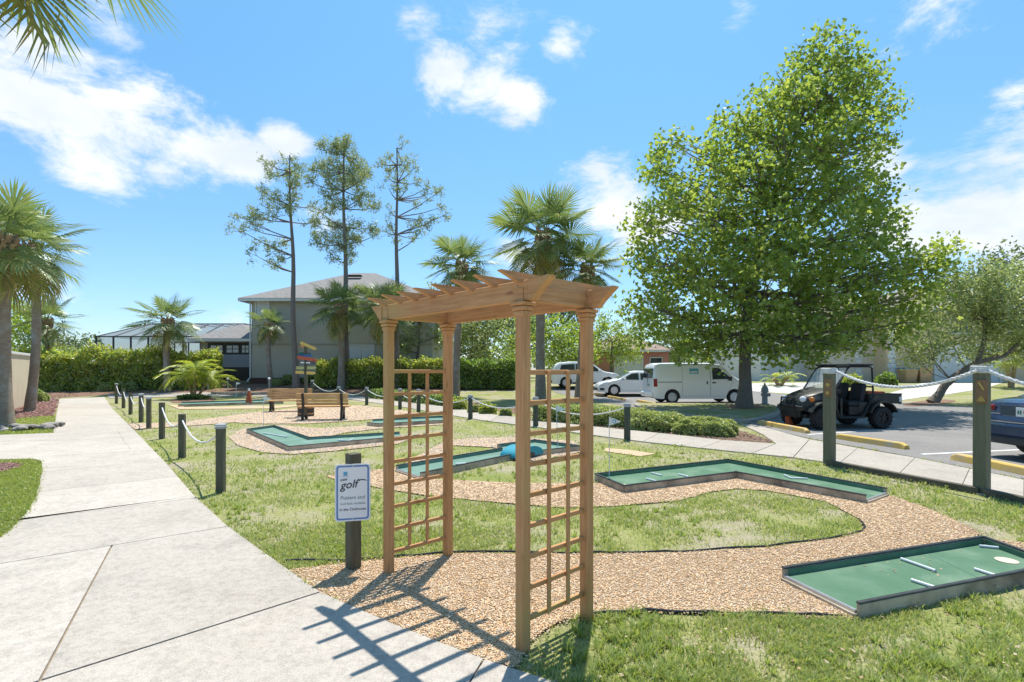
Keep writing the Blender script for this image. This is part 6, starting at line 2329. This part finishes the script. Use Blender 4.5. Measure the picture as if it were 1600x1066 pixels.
def pine(label, bx, by, tx, ty, tufts, seed, dens=1.0):
    rg = np.random.default_rng(seed)
    b = G(bx, by)
    Y = b.y
    t = thing('pine_tree', label, 'tree', b, 0, 'slender pines')
    n = 14
    base, top = Vector((0, 0, -.1)), at(tx, ty, Y) - b
    pts = [base.lerp(top, k / n) + Vector((.05 * math.sin(k * .9 + seed), .05 * math.cos(k * .7), 0)) * min(1, k / 3) for k in range(n + 1)]
    MB().tube(pts, [.23 * (1 - .86 * k / n) * (1.3 if k == 0 else 1) for k in range(n + 1)], 9).build('trunk', 'bark_pine', t, 60)
    m = MB()
    C = []
    for (x, y, r) in tufts:
        c = at(x, y, Y) - b + Vector((0, rg.normal(0, .8), 0))
        s = min(pts[3:], key=lambda p: abs(p.z - (c.z - .35 * abs(c.x - p.x) + .1)))
        mid = s.lerp(c, .55) + Vector((0, 0, -.12))
        m.tube([s, mid, c], [.045, .03, .012], 5)
        rw = r * Y / FPX
        nt = max(3, int(9 * dens * (r / 10) ** 1.3))
        for _ in range(nt):
            q = np.array(c) + rg.normal(0, .62, 3) * rw
            if _ % 3 == 0:
                m.tube([c.lerp(mid, .2), Vector(tuple(q))], [.012, .005], 4)
            C.append(q[None] + rg.normal(0, .14, (26, 3)))
    m.build('branches', 'bark_pine', t, 60)
    leaves('crown', np.concatenate(C), .30, 'pine_needle', t, NEEDLE, .3, None, rg)


pine('left of the three slender pines, sparse on its right side', 463, 606, 452, 243, [(452, 250, 10), (440, 255, 9), (420, 258, 9), (415, 270, 8), (445, 265, 11), (462, 262, 9), (430, 275, 9), (466, 285, 10), (470, 292, 8), (405, 295, 8), (410, 305, 8), (448, 300, 10), (438, 310, 9), (462, 308, 10), (478, 312, 8), (395, 325, 10), (388, 335, 9), (402, 338, 9), (425, 325, 8), (448, 325, 11),
     (460, 330, 10), (385, 345, 7), (372, 350, 7), (380, 362, 8), (400, 348, 8), (430, 340, 9), (412, 372, 9), (428, 368, 8), (402, 375, 7), (402, 400, 8), (415, 408, 9), (430, 412, 9), (445, 405, 8), (440, 395, 7), (478, 335, 7)], 1, .7)
pine('middle and densest of the three slender pines', 542, 606, 536, 214, [(536, 220, 10), (545, 230, 11), (528, 232, 10), (538, 242, 12), (555, 245, 11), (512, 240, 9), (500, 255, 10), (522, 258, 12), (540, 260, 13), (556, 262, 12), (508, 272, 11), (530, 275, 13), (548, 276, 12), (490, 268, 8), (566, 270, 8), (520, 290, 12), (540, 292, 12), (485, 285, 7), (575, 282, 7), (515, 305, 10), (560, 300, 8),
     (575, 305, 10), (580, 315, 9), (560, 318, 9), (520, 318, 9), (498, 330, 9), (512, 340, 8), (545, 325, 8), (500, 350, 9), (490, 362, 9), (505, 372, 9), (520, 350, 9), (540, 355, 12), (535, 370, 12), (530, 385, 11), (545, 388, 9), (560, 352, 8), (575, 352, 8), (584, 360, 7), (520, 400, 8), (538, 398, 8), (496, 380, 7), (552, 370, 9)], 2, 1.15)
pine('right and thinnest of the three slender pines', 620, 606, 620, 232, [(620, 238, 9), (635, 236, 9), (608, 245, 9), (590, 250, 7), (598, 262, 8), (628, 248, 10), (644, 250, 9), (610, 260, 8), (650, 265, 8), (605, 275, 7), (640, 270, 8), (656, 280, 8), (665, 290, 8), (675, 290, 6), (610, 298, 8), (625, 300, 8), (640, 300, 9), (645, 308, 8), (660, 305, 6), (608, 325, 6), (672, 335, 7), (655, 340, 7), (690, 305, 5), (690, 320, 4), (697, 333, 5), (610, 355, 6), (606, 365, 6),
     (660, 345, 7), (668, 352, 6), (650, 355, 6), (655, 372, 6), (640, 365, 5), (612, 370, 5)], 3, .45)

# mid-distance trees behind the arbor and along the street
MID = [(652, 603, 37, [(640, 520, 34), (660, 505, 30), (675, 530, 28), (650, 550, 26), (628, 540, 26), (690, 520, 22), (655, 470, 22), (670, 455, 16)], 'dark multi-stemmed tree seen through the left trellis', 'oak_leaf', .20),
       (736, 604, 40, [(730, 500, 36), (755, 510, 36), (715, 525, 28), (770, 535, 30), (745, 545, 26), (780, 505, 28), (735, 470, 20), (700, 500, 20)], 'grey-green tree with dark trunks between the trellises', 'oak_leaf', .20),
       (800, 602, 42, [(800, 540, 34), (780, 560, 26), (815, 565, 26), (800, 575, 20), (825, 545, 22)], 'yellow-green bushy tree behind the middle hedge', 'bright_leaf', .18),
       (880, 602, 46, [(875, 520, 40), (900, 535, 36), (860, 545, 34), (885, 560, 26), (915, 555, 26), (845, 520, 26), (830, 500, 24)], 'rounded green tree behind the white hatchback', 'bright_leaf', .20),
       (955, 600, 48, [(950, 520, 38), (980, 535, 36), (930, 545, 30), (965, 555, 24), (1000, 510, 30), (925, 510, 28)], 'green tree left of the big leafy tree by the pink house', 'bright_leaf', .20),
       (1060, 600, 58, [(1050, 540, 32), (1080, 520, 34), (1110, 540, 30), (1030, 555, 20)], 'green tree behind the white van', 'tree_leaf', .26),
       (820, 600, 62, [(760, 500, 40), (800, 490, 36), (840, 500, 40), (880, 490, 30), (720, 500, 34), (690, 510, 30), (780, 470, 28), (820, 530, 40), (740, 540, 40), (900, 530, 36)], 'broad dull tree filling the gap behind the tallest palm', 'far_leaf', .30),
       (640, 600, 66, [(620, 530, 40), (670, 520, 40), (700, 540, 36), (590, 545, 30)], 'broad dull tree behind the right end of the grey house', 'far_leaf', .30),
       (1180, 600, 62, [(1150, 540, 30), (1190, 520, 34), (1230, 530, 30), (1270, 520, 30)], 'dull tree rising behind the white house', 'far_leaf', .30),
       (40, 606, 42, [(30, 500, 34), (55, 520, 30), (20, 540, 36), (50, 555, 30), (75, 565, 26), (5, 500, 40)], 'bright green tree behind the left palm trunks', 'bright_leaf', .22),
       (112, 604, 50, [(100, 560, 20), (125, 562, 18), (85, 560, 20)], 'low yellow-green tree above the left end of the hedge', 'bright_leaf', .22)]
for k, (px, py, Yd, blb, lab, mt, lf) in enumerate(MID):
    b = Vector((bx_at(px, Yd), Yd, gz(Yd)))
    cx = sum(q[0] for q in blb) / len(blb)
    tree('shade_tree', lab, b, [b, at(px, 570, Yd), at((px + cx) / 2, 535, Yd)], .2, [(at(x, y, Yd + random.uniform(-1.2, 1.2)), r * Yd / FPX) for x, y, r in blb], mt, lf * 1.2, 10, 20, .28, 100 + k, group='shade trees behind the course', shell=.2)
FAR = [(82, 538, 16, 'leftmost of the distant trees above the long hedge'), (100, 533, 15, 'second distant tree from the left above the long hedge'), (118, 531, 15, 'third distant tree from the left above the long hedge'), (140, 528, 16, 'rightmost of the distant trees left of the pool enclosure'), (372, 536, 16, 'distant tree above the porch roof'), (1060, 556, 24, 'distant tree above the roof of the white van')]
for k, (px, py, r, lab) in enumerate(FAR):
    Yd = 118 + (k * 37) % 30
    b = Vector((bx_at(px, Yd), Yd, .6))
    rw = r * Yd / FPX
    tree('distant_tree', lab, b, [b, at(px, 570, Yd), at(px, py + 6, Yd)], .22, [(at(px - r * .5, py + 10, Yd), rw * .8), (at(px + r * .5, py + 8, Yd + 2), rw * .8), (at(px, py, Yd), rw * .7), (at(px, py + 22, Yd), rw * .9)], 'far_leaf', .75, 1.6, 14, .6, 300 + k, group='trees on the skyline', limbs=False)

# a far wood behind everything
rg = np.random.default_rng(77)
nn = 16000
X = rg.uniform(-420, 420, nn)
Yw = 240 + rg.uniform(0, 40, nn)
hh = 5.0 + 3.5 * vnoise(X, Yw * 0, .09, 3) + 2 * vnoise(X, Yw * 0, .31, 4)
C = np.stack([X, Yw, .4 + hh * rg.uniform(0, 1, nn) ** .6], axis=1)
o = leaves('far_wood', C, 2.3, 'far_leaf', None, T_DIAMOND, .4, 'stuff', rg)
tag(o, 'far belt of woodland along the horizon', 'woodland')


# hedges and shrubs
def hedge(name, label, a, b, dep, h, n, leaf, mat, seed, wav=.12, group=None, round_=False, cat='hedge', core=True, sprigs=0.0):
    """hedge from ground point a to b, given depth and height; leaves over a bumpy block"""
    rg = np.random.default_rng(seed)
    a, b = Vector(a), Vector(b)
    d = b - a
    ln = Vector((d.x, d.y, 0)).length
    rz = math.atan2(d.y, d.x)
    c = (a + b) / 2
    t = thing(name, label, cat, c, rz, group)
    hl, hd_ = ln / 2, dep / 2
    if core:  # solid filler block added inside the leaves to keep the hedge opaque
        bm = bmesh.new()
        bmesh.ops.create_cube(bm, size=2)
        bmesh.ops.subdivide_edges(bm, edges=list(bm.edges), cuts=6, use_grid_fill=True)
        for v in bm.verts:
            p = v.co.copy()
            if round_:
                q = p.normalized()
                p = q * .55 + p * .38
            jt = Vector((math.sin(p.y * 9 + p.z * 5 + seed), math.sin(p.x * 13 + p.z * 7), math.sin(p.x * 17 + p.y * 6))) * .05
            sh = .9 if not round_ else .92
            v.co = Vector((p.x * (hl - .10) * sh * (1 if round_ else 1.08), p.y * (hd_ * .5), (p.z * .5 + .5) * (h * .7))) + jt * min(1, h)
        me = bpy.data.meshes.new('filler_core')
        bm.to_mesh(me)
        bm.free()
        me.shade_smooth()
        link_mesh('filler_core', me, t, 'hedge_core')
    if round_:
        u = rg.normal(size=(n, 3))
        u[:, 2] = np.abs(u[:, 2])
        u /= np.linalg.norm(u, axis=1)[:, None]
        pw = np.sign(u) * np.abs(u) ** .72
        bump = 1 + wav * (vnoise(u[:, 0] * hl * 3 + seed, u[:, 1] * 3 + u[:, 2] * 2, 1.4, seed) - .5) * 2
        rad = bump * (1 - .16 * rg.uniform(0, 1, n) ** 2)
        P = np.stack([pw[:, 0] * hl, pw[:, 1] * hd_, pw[:, 2] * h], axis=1) * rad[:, None]
    else:
        w_ = np.array([ln * h, ln * h * .35, ln * dep, dep * h, dep * h])
        f = rg.choice(5, n, p=w_ / w_.sum())
        x = rg.uniform(-hl, hl, n)
        y = rg.uniform(-hd_, hd_, n)
        z = rg.uniform(0.04, h, n)
        dpt = np.abs(rg.normal(0, .20, n))
        hv = h * (1 + wav * .8 * (vnoise(x, y * 0 + seed, .9, seed) - .5) + wav * .9 * (vnoise(x, y, 3.1, seed + 1) - .5))
        dv = hd_ * (1 + wav * (vnoise(x, z, 1.6, seed + 2) - .5) * 2)
        y = np.where(f == 0, -dv * (1.35 - .6 * z / h) + dpt, y)
        y = np.where(f == 1, dv - dpt, y)
        z = np.where(f == 2, hv - dpt + sprigs * rg.uniform(0, 1, n) ** 4, z * hv / h)
        x = np.where(f == 3, -hl + dpt, x)
        x = np.where(f == 4, hl - dpt, x)
        P = np.stack([x, y, z], axis=1)
    leaves('foliage', P, leaf, mat, t, T_DIAMOND, .5, None, rg)
    return t


a, b = G(42, 618), G(338, 612)
a, b = Vector((bx_at(30, 33.2), 33.2, gz(33.2) - .2)), Vector((bx_at(341, 34.4), 34.4, gz(34.4) - .2))
hedge('clipped_hedge', 'long tall yellow-green hedge behind the end of the path', a, b, 1.5, 2.55, 20000, .19, 'hedge_leaf', 3, .34, sprigs=.2)
Yh = 34.6
hedge('clipped_hedge', 'bright green hedge under the windows of the grey house', (bx_at(498, Yh), Yh, gz(Yh)), (bx_at(700, Yh), Yh, gz(Yh)), 1.3, 1.68, 10500, .18, 'hedge_leaf', 5, .3, sprigs=.2)
hedge('clipped_hedge', 'dark green hedge between the trellises of the arbor', (bx_at(712, 34.2), 34.2, gz(34.2)), (bx_at(806, 34.2), 34.2, gz(34.2)), 1.6, 1.75, 7000, .17, 'dark_hedge_leaf', 6, .32)
hedge('low_shrub_row', 'clipped low shrub row below the parked white cars', G(845, 656), G(1000, 668), .95, .52, 9000, .075, 'shrub_leaf', 8, .16, None, False, 'shrub')
hedge('round_shrub', 'rounded clipped shrub joining the low row to the ball shrub', G(985, 669), G(1068, 675), 1.15, .50, 6000, .075, 'shrub_leaf', 9, .12, None, True, 'shrub')
hedge('round_shrub', 'wide rounded clipped shrub at the right end of the low row', G(1054, 676), G(1152, 683), .95, .43, 6500, .07, 'shrub_leaf', 10, .12, None, True, 'shrub')
hedge('low_shrub_row', 'low dark shrub row behind the left trellis of the arbor', G(585, 622), G(700, 634), .9, .55, 3500, .10, 'dark_hedge_leaf', 12, .2, None, False, 'shrub')
for k, (px, py, s, mt, lab) in enumerate(((715, 640, .5, 'hedge_leaf', 'small leafy shrub at the foot of the palm behind the left trellis'), (740, 645, .3, 'shrub_leaf', 'tiny shrub beside the post between the trellises'), (762, 647, .42, 'hedge_leaf', 'small yellow-green shrub between the trellises'),
                                          (790, 650, .32, 'shrub_leaf', 'small shrub just left of the right front arbor post'), (848, 655, .4, 'dark_hedge_leaf', 'dark shrub at the left end of the clipped row'), (165, 611, .55, 'shrub_leaf', 'pale grassy clump at the foot of the long hedge, left one'), (205, 611, .6, 'shrub_leaf', 'pale grassy clump at the foot of the long hedge, right one'),
                                          (450, 601, .7, 'shrub_leaf', 'flowering shrub left of the signpost against the grey house'), (432, 603, .5, 'shrub_leaf', 'pale shrub beside the smallest palm'), (487, 600, .8, 'hedge_leaf', 'shrub behind the signpost against the grey house'), (300, 624, .55, 'dark_hedge_leaf', 'low ground cover round the feathery palm'), (62, 628, .6, 'shrub_leaf', 'spiky pale shrub at the foot of the garden wall'),
                                          (1385, 604, 1.0, 'dark_hedge_leaf', 'dark shrub in front of the peach house'), (1330, 604, .9, 'hedge_leaf', 'green shrub behind the buggy roof'), (985, 598, .9, 'dark_hedge_leaf', 'dark shrub in front of the pink house'))):
    p = G(px, py)
    wd = s * (2.6 if px == 300 else 1.3)
    hedge('small_shrub', lab, p + Vector((-wd / 2, 0, 0)), p + Vector((wd / 2, 0, 0)), wd * .8, s * (.45 if px == 300 else .85), int(700 + 900 * s), .09 if p.y < 25 else .13, mt, 40 + k, .3, 'small shrubs in the beds', True, 'shrub', True)

# stones round the left palm, garden stake lights
pmat('stone', (0.34, 0.31, 0.28), (0.22, 0.20, 0.18), 6, 0.9, 0.5, 30, rand=.25)
pc = G(14, 671)
sr = thing('stone_ring', 'pile of flat brown stones round the leftmost palm', 'stones', pc)
rs_ = random.Random(2)
for k in range(34):
    a = rs_.uniform(-.2, math.pi + .9) + math.pi
    rr = rs_.uniform(.3, 1.1)
    bm = bmesh.new()
    bmesh.ops.create_icosphere(bm, subdivisions=1, radius=1)
    sx, sy, sz = rs_.uniform(.10, .24), rs_.uniform(.08, .17), rs_.uniform(.035, .075)
    for v in bm.verts:
        j = 1 + rs_.uniform(-.18, .18)
        v.co = Vector((v.co.x * sx * j, v.co.y * sy * j, v.co.z * sz))
    me = bpy.data.meshes.new('stone')
    bm.to_mesh(me)
    bm.free()
    o = link_mesh('stone', me, sr, 'stone')
    o.location = (rr * math.cos(a) * 1.2, rr * math.sin(a) * .7, .03 + rs_.uniform(0, .11))
    o.rotation_euler = (rs_.uniform(-.2, .2), rs_.uniform(-.2, .2), rs_.uniform(0, 6))
for px, lab in ((325, 'white garden stake light in front of the hedge end'), (356, 'white garden stake light in front of the porch'), (420.5, 'white garden stake light beside the smallest palm')):
    p = G(px, 610)
    t = thing('stake_light', lab, 'lamp', p, 0, 'garden stake lights')
    MB().tube([(0, 0, 0), (0, 0, .7)], .018, 6).build('stake', 'pipe_white', t)
    MB().lathe([(.05, .68), (.09, .72), (.05, .80), (.02, .82)], 10).build('lamp_head', 'lamp_lens', t, 40)
